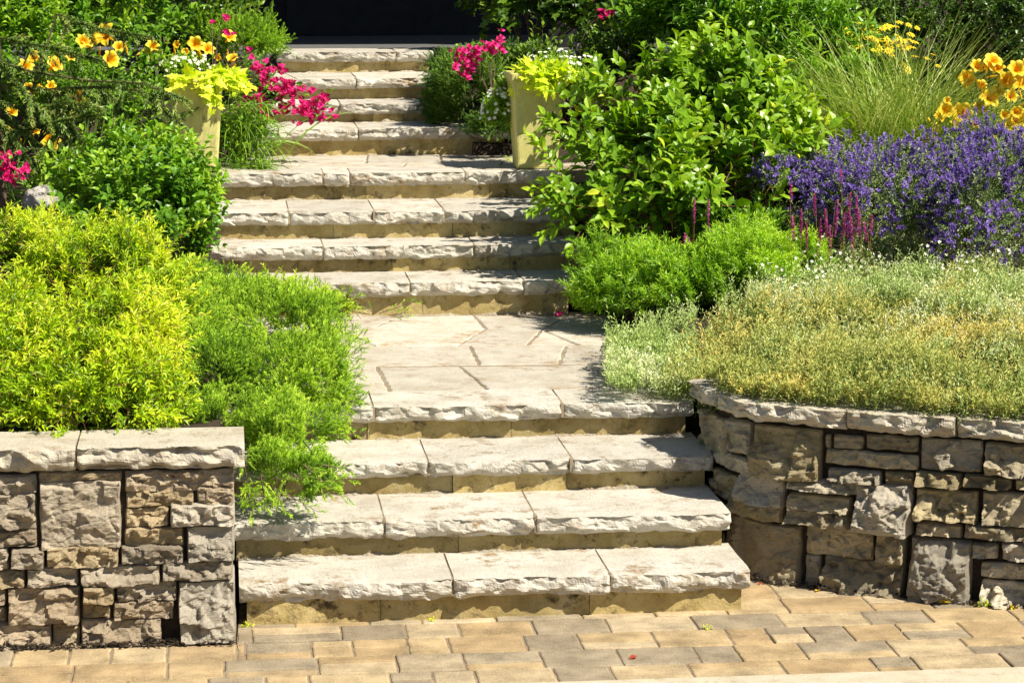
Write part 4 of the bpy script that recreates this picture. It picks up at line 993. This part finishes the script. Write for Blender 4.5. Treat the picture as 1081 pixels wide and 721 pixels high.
def flower_parts(th, name, m, P, N_, shape, rng, cap=100):
    """one object per blossom (shared mesh) up to cap, the rest as one mass"""
    b = np.array(th.location); proto = None
    for i in range(min(cap, len(P))):
        if proto is None: m2 = MB(); shape(m2, np.zeros((1, 3)), np.array([[0, 0, 1.0]])); proto = o = m2.build(name, m, th)
        else: o = proto.copy(); col.objects.link(o); o.parent = th
        o.location = [float(q) for q in P[i] - b]; orient(o, N_[i]); o.scale = (float(rng.uniform(.8, 1.2)),) * 3
    if len(P) > cap:
        m2 = MB(); shape(m2, P[cap:], N_[cap:]); part(m2, name + '_mass', m, th, kind='stuff')
def white_filler(label, lobes, n, seed):
    th, mb = shrub('white_flowered_filler', label, 'flower', lobes, n, 'oval', .026, M['broad2'], M['greenstem'], .14, 12, R(seed), up=.7, inner=.6, trunk=False, tint=(.5, 1))
    rng = R(seed + 1); p, nn = sample(lobes, n // 2, rng); flower_parts(th, 'flower', M['white'], p + nn * .02, nrm(nn + np.array([0, -.6, .5])), lambda q, a, c: flat_flowers(q, a, c, .012, 5, rng, tint=(0, 1)), rng); return th
def flat_flowers(mb, P, N_, r, k, rng, tint=(0, 1), cup=.25, w=.8):
    """k-petalled small flowers"""
    P = np.repeat(P, k, 0); N_ = np.repeat(nrm(N_), k, 0); u, v = ortho(N_); n = len(P) // k
    a = (np.tile(np.arange(k) * 2 * math.pi / k, n) + np.repeat(rng.uniform(0, 6, n), k))[:, None]
    d = np.cos(a) * u + np.sin(a) * v; d = nrm(d + N_ * cup); nn = nrm(N_ - (N_ * d).sum(1, keepdims=True) * d)
    tv, tf = tmpl_lance(w, .1, .15)
    mb.inst(tv, tf, np.stack([np.cross(d, nn), d, nn], -1), P, r * rng.uniform(.8, 1.2, len(P)), rng.uniform(*tint, len(P)))
white_filler('small white flowers spilling from the back of the left planter', [(pc1 + np.array([-.10, -.02, .03]), np.array([.10, .12, .06])), (pc1 + np.array([.0, .1, .06]), np.array([.14, .1, .07]))], 110, 63)
white_filler('small white flowers with variegated leaves right of the right planter', [lobe(610, 90, 14.7, 32, 28, .18), lobe(585, 72, 14.9, 25, 14, .15)], 260, 64)
white_filler('variegated white flowered trailer hanging left of the right planter', [lobe(527, 120, 14.9, 12, 34, .12), lobe(535, 92, 14.95, 10, 14, .1)], 150, 65)

def bougainvillea(label, base, clusters, seed, y):
    rng = R(seed); b = aty(*base, y); b[2] = max(b[2], 0); th = thing('bougainvillea', label, 'flower', b)
    AP = []; AN = []; fb = MB(); sb = MB()
    for (px, py, rx, rz, n) in clusters:
        c = aty(px, py, y); s_ = y / F
        P = c + np.column_stack([rng.normal(0, rx * s_ * .5, n), rng.normal(0, .05, n), rng.normal(0, rz * s_ * .5, n)])
        N_ = nrm(rng.normal(0, .5, (n, 3)) + np.array([0, -.8, .6])); AP.append(P); AN.append(N_)
        m_ = max(1, n // 5)
        if n > 6: shoots(fb, None, P[:m_], rng.normal(0, 1, (m_, 3)), np.full(m_, .08), 4, 'oval_w', .038, rng)
        pts = np.stack([b * (1 - t) + P[0] * t + np.array([0, 0, .12 * math.sin(t * 3.1)]) for t in np.linspace(0, 1, 7)]); sb.tubes(pts[None], .004, .0015)
    AP = np.concatenate(AP); AN = np.concatenate(AN); k_ = rng.permutation(len(AP)); AP = AP[k_]; AN = AN[k_]
    flower_parts(th, 'flower', M['magenta'], AP, AN, lambda q, a, c: (flat_flowers(q, a, c, .030, 3, rng, cup=.7, w=.95), flat_flowers(q, a + c * .008, c, .022, 3, rng, cup=1.3, w=.9)), rng)
    if fb.n: part(fb, 'foliage', M['broad2'], th)
    for c_ in range(len(sb.v)):
        s1 = MB(); s1.v = [sb.v[c_]]; s1.t = [sb.t[c_]]; s1.n = len(sb.v[c_]); s1.f = [sb.f[c_] - sb.f[c_].min()]; part(s1, 'stem', M['bark'], th)
    return th
bougainvillea('magenta bougainvillea branch hanging over the left ends of the ninth to eleventh steps', (225, 90), [(335, 112, 24, 18, 34), (318, 115, 24, 16, 28), (300, 112, 22, 16, 26), (290, 92, 20, 18, 26), (305, 95, 16, 14, 16), (278, 84, 12, 12, 9), (298, 76, 7, 8, 5), (329, 96, 5, 4, 3), (268, 112, 12, 10, 8), (274, 104, 8, 8, 3), (265, 72, 8, 5, 5), (263, 56, 4, 4, 3), (225, 24, 4, 4, 2), (237, 20, 4, 4, 2), (240, 36, 7, 4, 4), (258, 106, 6, 6, 3)], 71, 15.2)
bougainvillea('magenta bougainvillea sprig above the dark juniper right of the top steps', (520, 110), [(492, 66, 14, 18, 22), (500, 58, 14, 9, 12), (518, 52, 10, 9, 10), (528, 48, 6, 12, 8), (488, 56, 9, 8, 7)], 72, 15.4)
bougainvillea('tiny red bougainvillea tips against the dark foliage at top centre', (600, 90), [(640, 15, 8, 7, 9), (634, 13, 4, 4, 3)], 73, 15.8)
bougainvillea('pink cluster of blooms at the left picture edge', (-10, 190), [(8, 178, 16, 14, 16), (20, 184, 14, 10, 9), (0, 168, 9, 8, 6)], 74, 13.0)

def trailer(label, base, y, seed):
    rng = R(seed); n = 230; c = aty(*base, y); th = thing('trailing_grass', label, 'plant', c)
    mb = MB(); b = c + np.column_stack([rng.uniform(-.10, .13, n), rng.uniform(-.1, .1, n), rng.uniform(-.28, .05, n)])
    blades(mb, b, nrm(np.column_stack([rng.normal(.35, .6, n), rng.normal(-.3, .4, n), rng.uniform(.0, .8, n)])), .28, .007, rng, bend=1.3); part(mb, 'foliage', M['blade'], th)
    fb = MB(); sb = MB(); m_ = 90; b = c + np.column_stack([rng.uniform(-.10, .16, m_), rng.uniform(-.1, .1, m_), rng.uniform(-.3, .08, m_)])
    shoots(fb, sb, b, rng.normal(0, 1, (m_, 3)) + np.array([.3, -.4, -.2]), np.full(m_, .12), 9, 'oval', .026, rng, droop=.5, tint=(.3, 1)); part(fb, 'small_leaves', M['broad2'], th); part(sb, 'stems', M['greenstem'], th); return th
trailer('trailing grassy foliage hanging between the left planter and the steps', (256, 118), 15.0, 75)
rng = R(76); n = 60; c = aty(258, 165, 14.9); c[2] = ZK[7]
th = thing('grass_tuft', 'low strappy grass tuft arching onto the upper landing beside the left planter', 'grass', c)
mb = MB(); blades(mb, c + np.column_stack([rng.uniform(-.12, .08, n), rng.uniform(-.1, .2, n), np.zeros(n)]), nrm(np.column_stack([rng.normal(.7, .5, n), rng.normal(-.4, .4, n), rng.uniform(.2, 1, n)])), .34, .009, rng, bend=.9); part(mb, 'foliage', M['blade'], th)
shrub('ground_foliage', 'low leafy growth filling the corner behind the left planter', 'plant', [lobe(250, 140, 15.3, 25, 30, .2), lobe(262, 95, 15.8, 22, 30, .2)], 200, leaf='oval', size=.035, mleaf=M['broad2'], mstem=M['greenstem'], L=.16, K=10, rng=R(77), up=.6)

# ------------------------------------------------------------------ PLANTS, right bed
dg = dict(leaf='oval', mleaf=M['dogwood'], mstem=M['redstem'], opp=True, a0=1.2, a1=.8, stem_r=.0028, droop=.15)
shrub('dogwood_shrub', 'large broad leaved green shrub right of the upper steps with reddish stems', 'shrub',
      [lobe(695, 140, 13.9, 100, 72, .6), lobe(640, 160, 13.6, 38, 55, .35), lobe(790, 130, 14.1, 80, 70, .5), lobe(720, 85, 14.3, 80, 50, .5), lobe(645, 212, 13.4, 55, 38, .32), lobe(700, 205, 13.2, 60, 45, .3), lobe(770, 175, 13.5, 60, 45, .35), lobe(838, 148, 13.8, 42, 45, .35), lobe(680, 180, 13.5, 60, 50, .4), lobe(662, 95, 14.3, 45, 36, .35)],
      1400, size=.095, L=.32, K=10, rng=R(80), up=.75, jit=.45, inner=.6, clump=.20, tfun=patchy(.25, 3, .5, .8), base=(2.6, 14.0, 1.0), **dg)
sh = [o for o in col.objects if o.name == 'dogwood_shrub'][0]
def leafy_sprig(th, pts, leaf, size, mleaf, mstem, seed, sp=.035, tint=(.3, .9)):
    rng = R(seed); mb = MB(); sb = MB()
    for (a0_, a1_, b0_, b1_, y) in pts:
        a = aty(a0_, a1_, y); b = aty(b0_, b1_, y - .1); L = np.linalg.norm(b - a)
        shoots(mb, sb, a[None], (b - a)[None], np.array([L]), max(4, int(L / sp) * 2), leaf, size, rng, droop=.05, a0=1.15, a1=.6, opp=True, stem_r=.003, tint=tint, up=.5)
    part(mb, 'foliage', mleaf, th); part(sb, 'twigs', mstem, th)
leafy_sprig(sh, [(600, 185, 556, 138, 13.6), (600, 190, 562, 200, 13.4), (610, 220, 575, 245, 13.3), (600, 150, 575, 120, 13.7), (610, 215, 585, 195, 13.3), (620, 235, 600, 262, 13.1), (600, 205, 560, 222, 13.3), (640, 240, 640, 268, 13.0)], 'oval', .088, M['dogwood'], M['redstem'], 81)

hg = dict(mleaf=M['hedge'], mstem=M['bark'])
shrub('willow_leaved_shrub', 'tall narrow leaved green shrub behind the large broad leaved one', 'shrub', [lobe(780, 40, 15.4, 85, 75, .6), lobe(860, 55, 15.5, 70, 65, .5), lobe(720, 25, 15.8, 60, 60, .5), lobe(840, 110, 15.0, 50, 50, .4)], 1000, leaf='willow', size=.105, mleaf=M['broad2'], mstem=M['greenstem'], L=.32, K=12, rng=R(82), up=1.0, jit=.4, inner=.5, opp=True, a0=1.0, a1=.6, tfun=patchy(.35, 8, .5, 1.2))
shrub('climbing_vine', 'dark ivy like vine with few sunlit leaves above the right side of the top steps', 'vine', [lobe(560, 10, 17.4, 75, 50, .4), lobe(640, 20, 17.2, 60, 60, .4), lobe(510, -20, 17.5, 40, 60, .3)], 520, leaf='lobed', size=.075, L=.25, K=8, rng=R(83), up=.1, jit=.6, inner=.6, tint=(0, .9), clump=.25, **hg)
shrub('background_shrub', 'green foliage between the vine and the right planter', 'shrub', [lobe(590, 65, 16.0, 60, 35, .4), lobe(560, 90, 15.8, 45, 40, .35), lobe(650, 65, 16, 50, 35, .4)], 420, leaf='oval', size=.055, L=.22, K=9, rng=R(84), up=.7, inner=.6, tint=(.1, 1), clump=.3, **hg)
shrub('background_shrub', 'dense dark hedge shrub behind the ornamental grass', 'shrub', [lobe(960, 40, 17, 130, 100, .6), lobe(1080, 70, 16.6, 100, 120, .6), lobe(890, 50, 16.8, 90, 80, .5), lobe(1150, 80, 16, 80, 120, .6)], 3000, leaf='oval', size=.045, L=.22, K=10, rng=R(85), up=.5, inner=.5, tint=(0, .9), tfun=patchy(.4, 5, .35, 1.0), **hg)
shrub('peony_clump', 'deep cut leafy clump at the left foot of the ornamental grass', 'plant', [lobe(890, 95, 15.0, 35, 32, .3), lobe(870, 120, 14.8, 25, 25, .25)], 200, leaf='willow', size=.08, mleaf=M['broad2'], mstem=M['greenstem'], L=.2, K=10, rng=R(86), up=.9)

# ornamental grass
rng = R(90); n = 2600; c = aty(945, 150, 14.4); c[2] = float(bedz(c[0], 14.4))
th = thing('ornamental_grass', 'fine bladed ornamental grass fountain behind the purple catmint', 'grass', c)
mb = MB(); d = np.column_stack([rng.normal(.10, .62, n), rng.normal(-.15, .5, n), np.full(n, 1.0)])
blades(mb, c + np.column_stack([rng.normal(0, .17, n), rng.normal(0, .12, n), np.zeros(n)]), nrm(d), 1.12, .0078, rng, bend=.60, seg=9)
part(mb, 'foliage', M['grass'], th)

# yellow daisies
rng = R(91); y = 15.4; b = aty(930, 130, y); b[2] = float(bedz(b[0], y)); th = thing('yellow_daisies', 'small yellow daisy clump flowering above the ornamental grass', 'flower', b)
pts = []
for _ in range(62):
    pts.append((925 + rng.normal(0, 22), 44 + rng.normal(0, 10)))
pts += [(880, 38), (895, 36), (893, 33), (985, 58), (978, 62), (905, 24), (958, 74), (952, 68), (990, 70), (965, 60), (940, 28), (968, 30), (955, 75), (880, 25)]
P = np.array([aty(px, py, y + rng.uniform(-.15, .15)) for px, py in pts]); mb = MB(); N_ = nrm(rng.normal(0, .25, P.shape) + np.array([0, -.45, .8]))
proto = None
for i in range(len(P)):
    if proto is None:
        m2 = MB(); flat_flowers(m2, np.zeros((1, 3)), np.array([[0, 0, 1.0]]), .030, 8, rng, tint=(.5, 1), cup=.1, w=.5)
        a = np.linspace(0, 2 * math.pi, 8, endpoint=False); m2.add(np.concatenate([np.stack([np.cos(a) * .007, np.sin(a) * .007, np.full(8, .002)], 1), [[0, 0, .006]]]), [np.stack([np.arange(8), (np.arange(8) + 1) % 8, np.full(8, 8)], 1)], .05)
        proto = m2.build('flower', M['coreopsis'], th); o = proto
    else: o = proto.copy(); col.objects.link(o); o.parent = th
    o.location = [float(q) for q in P[i] - b]; orient(o, N_[i]); o.scale = (float(rng.uniform(.8, 1.25)),) * 3
s = b + (P - b) * np.array([.6, .5, 0]); q = np.linspace(0, 1, 5)[None, :, None]; mb.tubes(s[:, None] * (1 - q) + P[:, None] * q, .002, .0012); part(mb, 'stems', M['greenstem'], th)
mb = MB(); sb = MB(); i = rng.integers(0, len(P), 160); shoots(mb, sb, s[i] + (P - s)[i] * rng.uniform(.1, .75, (160, 1)), rng.normal(0, .6, (160, 3)) + np.array([0, 0, .6]), np.full(160, .12), 8, 'lance', .05, rng); part(mb, 'foliage', M['broad2'], th)

daylily('large yellow orange daylily clump at the right picture edge above the catmint', (1050, 160), 13.9, [(1042, 71, 1.1), (1054, 74, .8), (1063, 88, 1.15), (1022, 84, .95), (1043, 105, 1.0), (998, 118, .8), (1018, 121, 1.1), (1033, 119, .9), (1072, 76, .9), (1078, 90, .9), (1075, 128, .9), (1080, 142, .9), (992, 125, .7), (1066, 135, .8), (1046, 68, .8), (1085, 110, 1), (1012, 150, .7), (980, 148, .6), (1048, 142, .6), (1030, 72, .7), (1052, 98, .6), (1066, 104, .7), (1035, 92, .6), (1072, 118, .7), (1060, 122, .7), (1006, 128, .7), (1028, 134, .7), (1062, 148, .7), (986, 138, .6), (1078, 68, .7), (1000, 108, .5)], 150, 33, Lb=.55, buds=26)

# catmint
def catmint(label, lobes, n, seed):
    rng = R(seed); th, _ = shrub('catmint', label, 'flower', lobes, n, 'oval', .016, M['catleaf'], M['greenstem'], .16, 16, rng, group='purple catmint plants in the right bed', up=.6, jit=.6, inner=.6, zmin=-.8, trunk=False, clump=.12)
    p, nn = sample(lobes, int(n * 1.15), rng, back=.3, zmin=-.7, inner=.35); kp = rng.random(len(p)) < np.clip(1.9 * (vnoise(p[:, 0] / .10, p[:, 2] / .10 + p[:, 1] / .1, 31) + .5), .1, 1); p = p[kp]; nn = nn[kp]; dr = nrm(nn + np.array([0, -.1, .35]) + rng.normal(0, .6, nn.shape)); m_ = len(p); Ls = rng.uniform(.035, .085, m_)
    mb = MB(); shoots(mb, None, p - dr * .04, dr, Ls, 22, 'floret', .0155, rng, droop=.05, a0=1.3, a1=.8, tb=np.clip(.5 + 1.2 * vnoise(p[:, 0] / .15, p[:, 2] / .15, 5) + rng.normal(0, .2, m_), 0, 1), taper=.6, tj=.2); part(mb, 'flowers', M['purple'], th); return th
catmint('broad mound of purple catmint in the middle of the right bed', [lobe(940, 216, 12.8, 82, 66, .45), lobe(893, 218, 12.9, 48, 46, .35), lobe(980, 190, 13.2, 60, 45, .4), lobe(900, 175, 13.4, 50, 25, .3)], 1250, 95)
catmint('purple catmint at the right picture edge in front of the daylilies', [lobe(1030, 222, 12.6, 70, 66, .45), lobe(1090, 215, 12.7, 60, 66, .45), lobe(1045, 160, 13.3, 45, 35, .3)], 1150, 96)
catmint('short purple catmint sprigs beside the large green shrub', [lobe(825, 180, 13.2, 26, 16, .2)], 90, 97)

# salvia spikes
rng = R(98); y = 12.25; b = aty(880, 300, y); b[2] = float(bedz(b[0], y)); th = thing('salvia', 'upright magenta salvia spikes in front of the purple catmint', 'flower', b)
sb = MB(); fb = MB()
for (px, py, h) in [(895, 205, 48), (904, 207, 45), (882, 212, 40), (873, 222, 34), (866, 232, 30), (861, 205, 25), (915, 235, 22), (888, 180, 14), (846, 222, 32), (838, 228, 26), (852, 236, 30), (876, 238, 30), (890, 225, 34), (900, 230, 34), (920, 228, 22), (835, 195, 20), (908, 222, 30)]:
    top = aty(px, py, y); h_ = h * y / F; bt = top.copy(); bt[2] = b[2]; bt[0] += rng.normal(0, .03)
    sb = MB(); sb.tubes(np.stack([bt * (1 - t) + top * t for t in (0, .5, 1)])[None], .002, .0012); part(sb, 'stem', M['redstem'], th)
    mb = MB(); shoots(mb, None, (top - np.array([0, 0, h_]))[None], (top - bt)[None], np.array([h_]), int(h_ / .0022), 'floret', .015, rng, droop=0, a0=1.25, a1=.7, start=.02, taper=.5, tj=.3, tint=(0, .85)); part(mb, 'flower_spike', M['salvia'], th)
    shoots(fb, None, bt[None], (top - bt)[None], np.array([(top - bt)[2] - h_]), 14, 'lance', .05, rng)
part(fb, 'foliage', M['broad2'], th)
y = 12.6; b = aty(740, 290, y); b[2] = float(bedz(b[0], y)); th = thing('salvia', 'three pink salvia spikes below the large green shrub', 'flower', b); sb = MB()
for (px, py, h) in [(733, 210, 28), (748, 212, 30), (723, 247, 18), (727, 252, 14)]:
    top = aty(px, py, y); h_ = h * y / F; bt = top.copy(); bt[2] = b[2]
    sb = MB(); sb.tubes(np.stack([bt * (1 - t) + top * t for t in (0, .5, 1)])[None], .002, .0012); part(sb, 'stem', M['redstem'], th)
    mb = MB(); shoots(mb, None, (top - np.array([0, 0, h_]))[None], (top - bt)[None], np.array([h_]), int(h_ / .0022), 'floret', .014, rng, droop=0, a0=1.25, a1=.7, start=.02, taper=.5, tint=(.3, 1)); part(mb, 'flower_spike', M['salvia'], th)

# feathery green mounds
fe = dict(leaf='lance_n', size=.036, mleaf=M['feather'], mstem=M['greenstem'], L=.15, K=24, a0=1.1, a1=.5, droop=.15, inner=.4, stem_r=.0015, taper=.4)
shrub('feathery_perennial', 'feathery bright green mound beside the right end of the fifth step', 'plant', [lobe(660, 290, 12.9, 52, 42, .35), lobe(690, 305, 12.6, 50, 35, .35), lobe(635, 315, 12.7, 32, 28, .2), lobe(672, 258, 13.2, 24, 20, .2)], 900, rng=R(101), up=.8, jit=.5, tfun=patchy(.15, 2, .5, 1.2), **fe)
shrub('feathery_perennial', 'feathery green clump between the salvia spikes and the gold groundcover', 'plant', [lobe(745, 292, 12.5, 55, 36, .35), lobe(800, 278, 12.4, 48, 34, .35), lobe(780, 255, 12.9, 40, 25, .3), lobe(840, 268, 12.6, 35, 26, .3), lobe(712, 300, 12.4, 35, 30, .25)], 1500, rng=R(102), up=.9, jit=.5, tfun=patchy(.15, 3, .5, 1.2), **fe)
shrub('leafy_perennial', 'fine green clump at the foot of the catmint', 'plant', [lobe(800, 240, 13.0, 40, 20, .25), lobe(760, 238, 13.2, 40, 18, .25), lobe(850, 258, 12.8, 30, 14, .2)], 260, leaf='lance', size=.045, mleaf=M['broad2'], mstem=M['greenstem'], L=.18, K=14, rng=R(103), up=1, tint=(0, .8))

# groundcover mats
def mat_cover(name, label, mats, region, n, seed, L=.13, size=.023, K=12, height=.18, flowers=0, edge_n=0):
    rng = R(seed); X_ = []; 
    while len(X_) < n:
        px = rng.uniform(region[0], region[1]); pyl = np.interp(px, *region[2]); pyh = np.interp(px, *region[3])
        pyl = pyl + 26 * vnoise(px / 35.0, 0, seed) * 2 + rng.normal(0, 7); py = rng.uniform(pyl, pyh); zz = .68 + height
        for _ in range(3):
            p = onz(px, py, zz); zz = float(bedz(p[0], p[1])) + height
        X_.append((p[0], p[1], zz))
    P = np.array(X_); yw = np.where(P[:, 0] > 1.96, ywall(np.maximum(P[:, 0], 1.96)), 10.6); P = P[P[:, 1] > yw - .022]; n = len(P); lowx = np.clip((P[:, 0] - 1.92) / .45, .25, 1); hz = lowx * .17 * vnoise(P[:, 0] / .28, P[:, 1] / .28, seed) + .06 * vnoise(P[:, 0] / .08, P[:, 1] / .08, seed + 1)
    edge = np.minimum(1, np.maximum(0, (P[:, 1] - np.where(P[:, 0] > 2, ywall(np.maximum(P[:, 0], 1.96)) + .06, 9)) / .35))
    P[:, 2] = np.maximum(bedz(P[:, 0], P[:, 1]), np.where(edge < .8, .735, 0)) + height * lowx * (.42 + .58 * edge) + hz * (.35 + .65 * edge)
    d = nrm(np.column_stack([rng.normal(0, .45, n), rng.normal(-.15, .45, n), np.full(n, 1)])); Ls = L * rng.uniform(.6, 1.3, n)
    tall = rng.random(n) < .18; Ls = np.where(tall, Ls * 1.6, Ls); P = P + np.where(tall, .055, 0)[:, None] * np.array([0, 0, 1.0])
    b = P - d * Ls[:, None] * .8
    if edge_n:
        ue_ = rng.uniform(.12, ue + 3.2, edge_n); fx_, fy_, nx_, ny_ = wall_frame(ue_); of_ = rng.uniform(-.24, .022, edge_n)
        Pe = np.stack([fx_ + nx_ * of_, fy_ + ny_ * of_, .735 + rng.uniform(.02, .075, edge_n) * (1 + .8 * vnoise(ue_ / .12, 0, 8))], 1)
        de = nrm(np.column_stack([rng.normal(0, .6, edge_n), rng.normal(-.35, .5, edge_n), np.full(edge_n, .8)])); Le = rng.uniform(.04, .09, edge_n)
        P = np.concatenate([P, Pe]); d = np.concatenate([d, de]); Ls = np.concatenate([Ls, Le]); b = np.concatenate([b, Pe - de * Le[:, None] * .8]); n = len(P)
    pn = vnoise(P[:, 0] / .30, P[:, 1] / .45, seed + 3) * 1.5 + vnoise(P[:, 0] / .09, P[:, 1] / .12, seed + 4) * .9
    mb = MB(); sb = MB()
    shoots(mb, sb, b, d, Ls, K, 'lance', size, rng, droop=.05, a0=.9, a1=.5, tb=np.clip(.42 + pn + rng.normal(0, .15, n), 0, 1), stem_r=.0009, taper=.3, tj=.11)
    th = thing(name, label, 'groundcover', (float(P[:, 0].mean()), float(P[:, 1].mean()), .68), kind='stuff')
    part(mb, 'foliage', mats, th, kind='stuff'); part(sb, 'stems', M['greenstem'], th, kind='stuff')
    if flowers:
        q_ = np.quantile(P[:, 1], [.30, .88]); i = rng.permutation(np.where((P[:, 1] > q_[0]) & (P[:, 1] < q_[1]))[0])[:flowers]; i = i[:flowers]; flowers = len(i); fp = P[i] + np.column_stack([rng.normal(0, .02, flowers), rng.normal(0, .02, flowers), rng.uniform(.03, .13, flowers)])
        fb = MB(); flat_flowers(fb, fp, rng.normal(0, .4, (flowers, 3)) + np.array([0, -.6, .8]), .0105, 5, rng, cup=.4, w=.6); part(fb, 'flowers', M['white'], th, kind='stuff')
        st_ = MB(); st_.tubes(np.stack([P[i] - np.array([0, 0, .08]), fp], 1), .001, .0008); part(st_, 'flower_stalks', M['greenstem'], th, kind='stuff')
    return th
mat_cover('gold_groundcover', 'gold and straw coloured groundcover along the curved wall cap', M['gold'], (705, 1180, ([705, 760, 850, 950, 1180], [350, 335, 308, 300, 300]), ([705, 760, 850, 1000, 1180], [412, 418, 428, 442, 446])), 8200, 110, edge_n=3600)
mat_cover('silver_groundcover', 'sparse silver and white sprigs growing through the gold groundcover', M['silver'], (720, 1180, ([720, 850, 950, 1180], [330, 300, 296, 300]), ([720, 850, 1000, 1180], [410, 420, 436, 440])), 1900, 113, size=.020)
mat_cover('silver_groundcover', 'silver green tufts of groundcover at the corner of the middle landing', M['silver'], (640, 735, ([640, 690, 735], [340, 312, 322]), ([640, 660, 700, 735], [392, 402, 412, 414])), 1900, 111, L=.09, height=.09)
mat_cover('silver_groundcover', 'silver green groundcover dotted with white flowers below the catmint', M['silver'], (790, 1180, ([790, 850, 950, 1180], [300, 272, 255, 250]), ([790, 850, 950, 1180], [318, 318, 322, 350])), 4600, 112, flowers=170, height=.20)

# arching blades at the right edge
rng = R(120); n = 26; c = aty(1100, 330, 11.6); c[2] = float(bedz(c[0], 11.6)); th = thing('iris_clump', 'broad arching green blades at the right picture edge', 'plant', c)
mb = MB(); blades(mb, c + np.column_stack([rng.normal(0, .05, n), rng.normal(0, .05, n), np.zeros(n)]), nrm(np.column_stack([rng.normal(-.6, .4, n), rng.normal(-.2, .4, n), np.full(n, 1.0)])), .48, .024, rng, bend=.8); part(mb, 'foliage', M['blade'], th)

# ------------------------------------------------------------------ small things on the ground
rng = R(130)
def weed(label, px, py, z, s=1.0, seed=0, g=None):
    b = onz(px, py, z); th = thing('weed_sprout', label, 'weed', b, g); mb = MB(); r_ = R(seed); n = 7
    shoots(mb, None, np.repeat(b[None], n, 0), np.column_stack([r_.normal(0, .8, n), r_.normal(0, .8, n), np.full(n, .7)]), np.full(n, .026 * s), 5, 'oval_w', .012 * s, r_, tint=(.6, 1)); part(mb, 'foliage', M['spirea'], th); return th
weed('yellow green weed sprouting at the foot of the left wall', 87, 676, 0, 1.5, 1)
weed('tiny weed in the paving joint below the left end of the bottom step', 262, 661, 0, .9, 3)
weed('small weed in the paving joint in front of the middle of the bottom step', 747, 664, 0, .8, 4)
weed('small weed at the foot of the bottom step near its middle joint', 456, 655, 0, .7, 5)
weed('small weed by the right wall foot under the large boulder like stone', 1038, 640, .0, 1.2, 6)
weed('pair of leaves sprouting at the foot of the fifth step', 427, 332, ZK[3], 1.5, 7)
weed('small weed at the foot of the ninth step beside the dark juniper', 440, 163, ZK[7], 1.6, 8)
weed('small weed beside the right planter base', 537, 170, ZK[7], 1.4, 9)
PT = MB()
def leafbit(px, py, z, s, m, label, name, cat, seed, g=None):
    b = onz(px, py, z); r_ = R(seed); mb = MB(); tv, tf = tmpl_oval(.6, .15, .25)
    d = nrm(r_.normal(0, 1, (1, 3)) * np.array([1, 1, .1])); nn = nrm(np.array([[r_.normal(0, .25), r_.normal(0, .25), 1.0]])); nn = nrm(nn - (nn * d).sum() * d)
    mb.inst(tv, tf, np.stack([np.cross(d, nn), d, nn], -1), b[None] * 0 + np.array([[0, 0, .006]]), np.array([s]), np.array([r_.uniform(0, 1)]))
    o = mb.build(name, m); o.location = b; tag(o, label, cat, g)
leafbit(691, 458, ZK[2], .045, M['yellowpetal'], 'orange yellow leaf lying near the back of the third step', 'fallen_leaf', 'leaf', 1)
leafbit(686, 456, ZK[2], .03, M['redpetal'], 'russet curled leaf beside the orange one on the third step', 'fallen_leaf', 'leaf', 2)
leafbit(735, 465, ZK[2], .05, M['redpetal'], 'red orange leaf at the right end of the third step', 'fallen_leaf', 'leaf', 3)
leafbit(1004, 637, 0, .055, M['yellowpetal'], 'bright yellow leaf on the soil below the curved wall', 'fallen_leaf', 'leaf', 4)
leafbit(1072, 641, 0, .05, M['yellowpetal'], 'yellow leaf at the wall foot by the right picture edge', 'fallen_leaf', 'leaf', 5)
leafbit(862, 625, 0, .035, M['yellowpetal'], 'small yellow leaf on the paving by the left part of the curved wall', 'fallen_leaf', 'leaf', 6)
leafbit(803, 618, 0, .04, M['redpetal'], 'russet leaf in the corner between bottom step and curved wall', 'fallen_leaf', 'leaf', 7)
leafbit(595, 332, ZK[3], .06, M['magenta'], 'magenta petal fallen at the back right of the middle landing', 'fallen_petal', 'petal', 8)
leafbit(348, 341, ZK[3], .05, M['magenta'], 'magenta petal fallen beside the creeping juniper on the middle landing', 'fallen_petal', 'petal', 9)
leafbit(673, 694, 0, .04, M['redpetal'], 'thin red leaf lying on the pavers near the kerb', 'fallen_leaf', 'leaf', 10)
leafbit(350, 352, ZK[3], .04, M['yellowpetal'], 'orange petal at the left edge of the middle landing', 'fallen_petal', 'petal', 11)
leafbit(424, 128, ZK[8], .09, M['redleaf'], 'russet withered leaf on the right end of the ninth step', 'fallen_leaf', 'leaf', 12)
# bark litter along the wall feet: nobody could count it
n = 1500; x = np.concatenate([rng.uniform(-1.2, .0, 700), rng.uniform(1.98, 3.4, 800)])
yy = np.where(x < .5, LWY - .045 - np.abs(rng.normal(0, .022, n)), ywall(np.maximum(x, 1.96)) - .04 - np.abs(rng.normal(0, .025, n)))
P = np.stack([x, yy, rng.uniform(.0, .016, n)], 1); d = nrm(rng.normal(0, 1, (n, 3)) * np.array([1, 1, .3])); nn = nrm(rng.normal(0, .4, (n, 3)) + np.array([0, 0, 1])); nn = nrm(nn - (nn * d).sum(1, keepdims=True) * d)
mb = MB(); tv = np.array([(-.3, 0, 0), (.3, .05, .05), (.22, 1, 0), (-.25, .9, .08), (0, .5, .25)]); mb.inst(tv, [np.array([(0, 1, 4), (1, 2, 4), (2, 3, 4), (3, 0, 4)])], np.stack([np.cross(d, nn), d, nn], -1), P, rng.uniform(.006, .022, n), rng.uniform(0, 1, n))
tag(mb.build('bark_litter', M['soil']), 'dark bark crumbs and soil gathered along the feet of both walls', 'litter', kind='stuff')
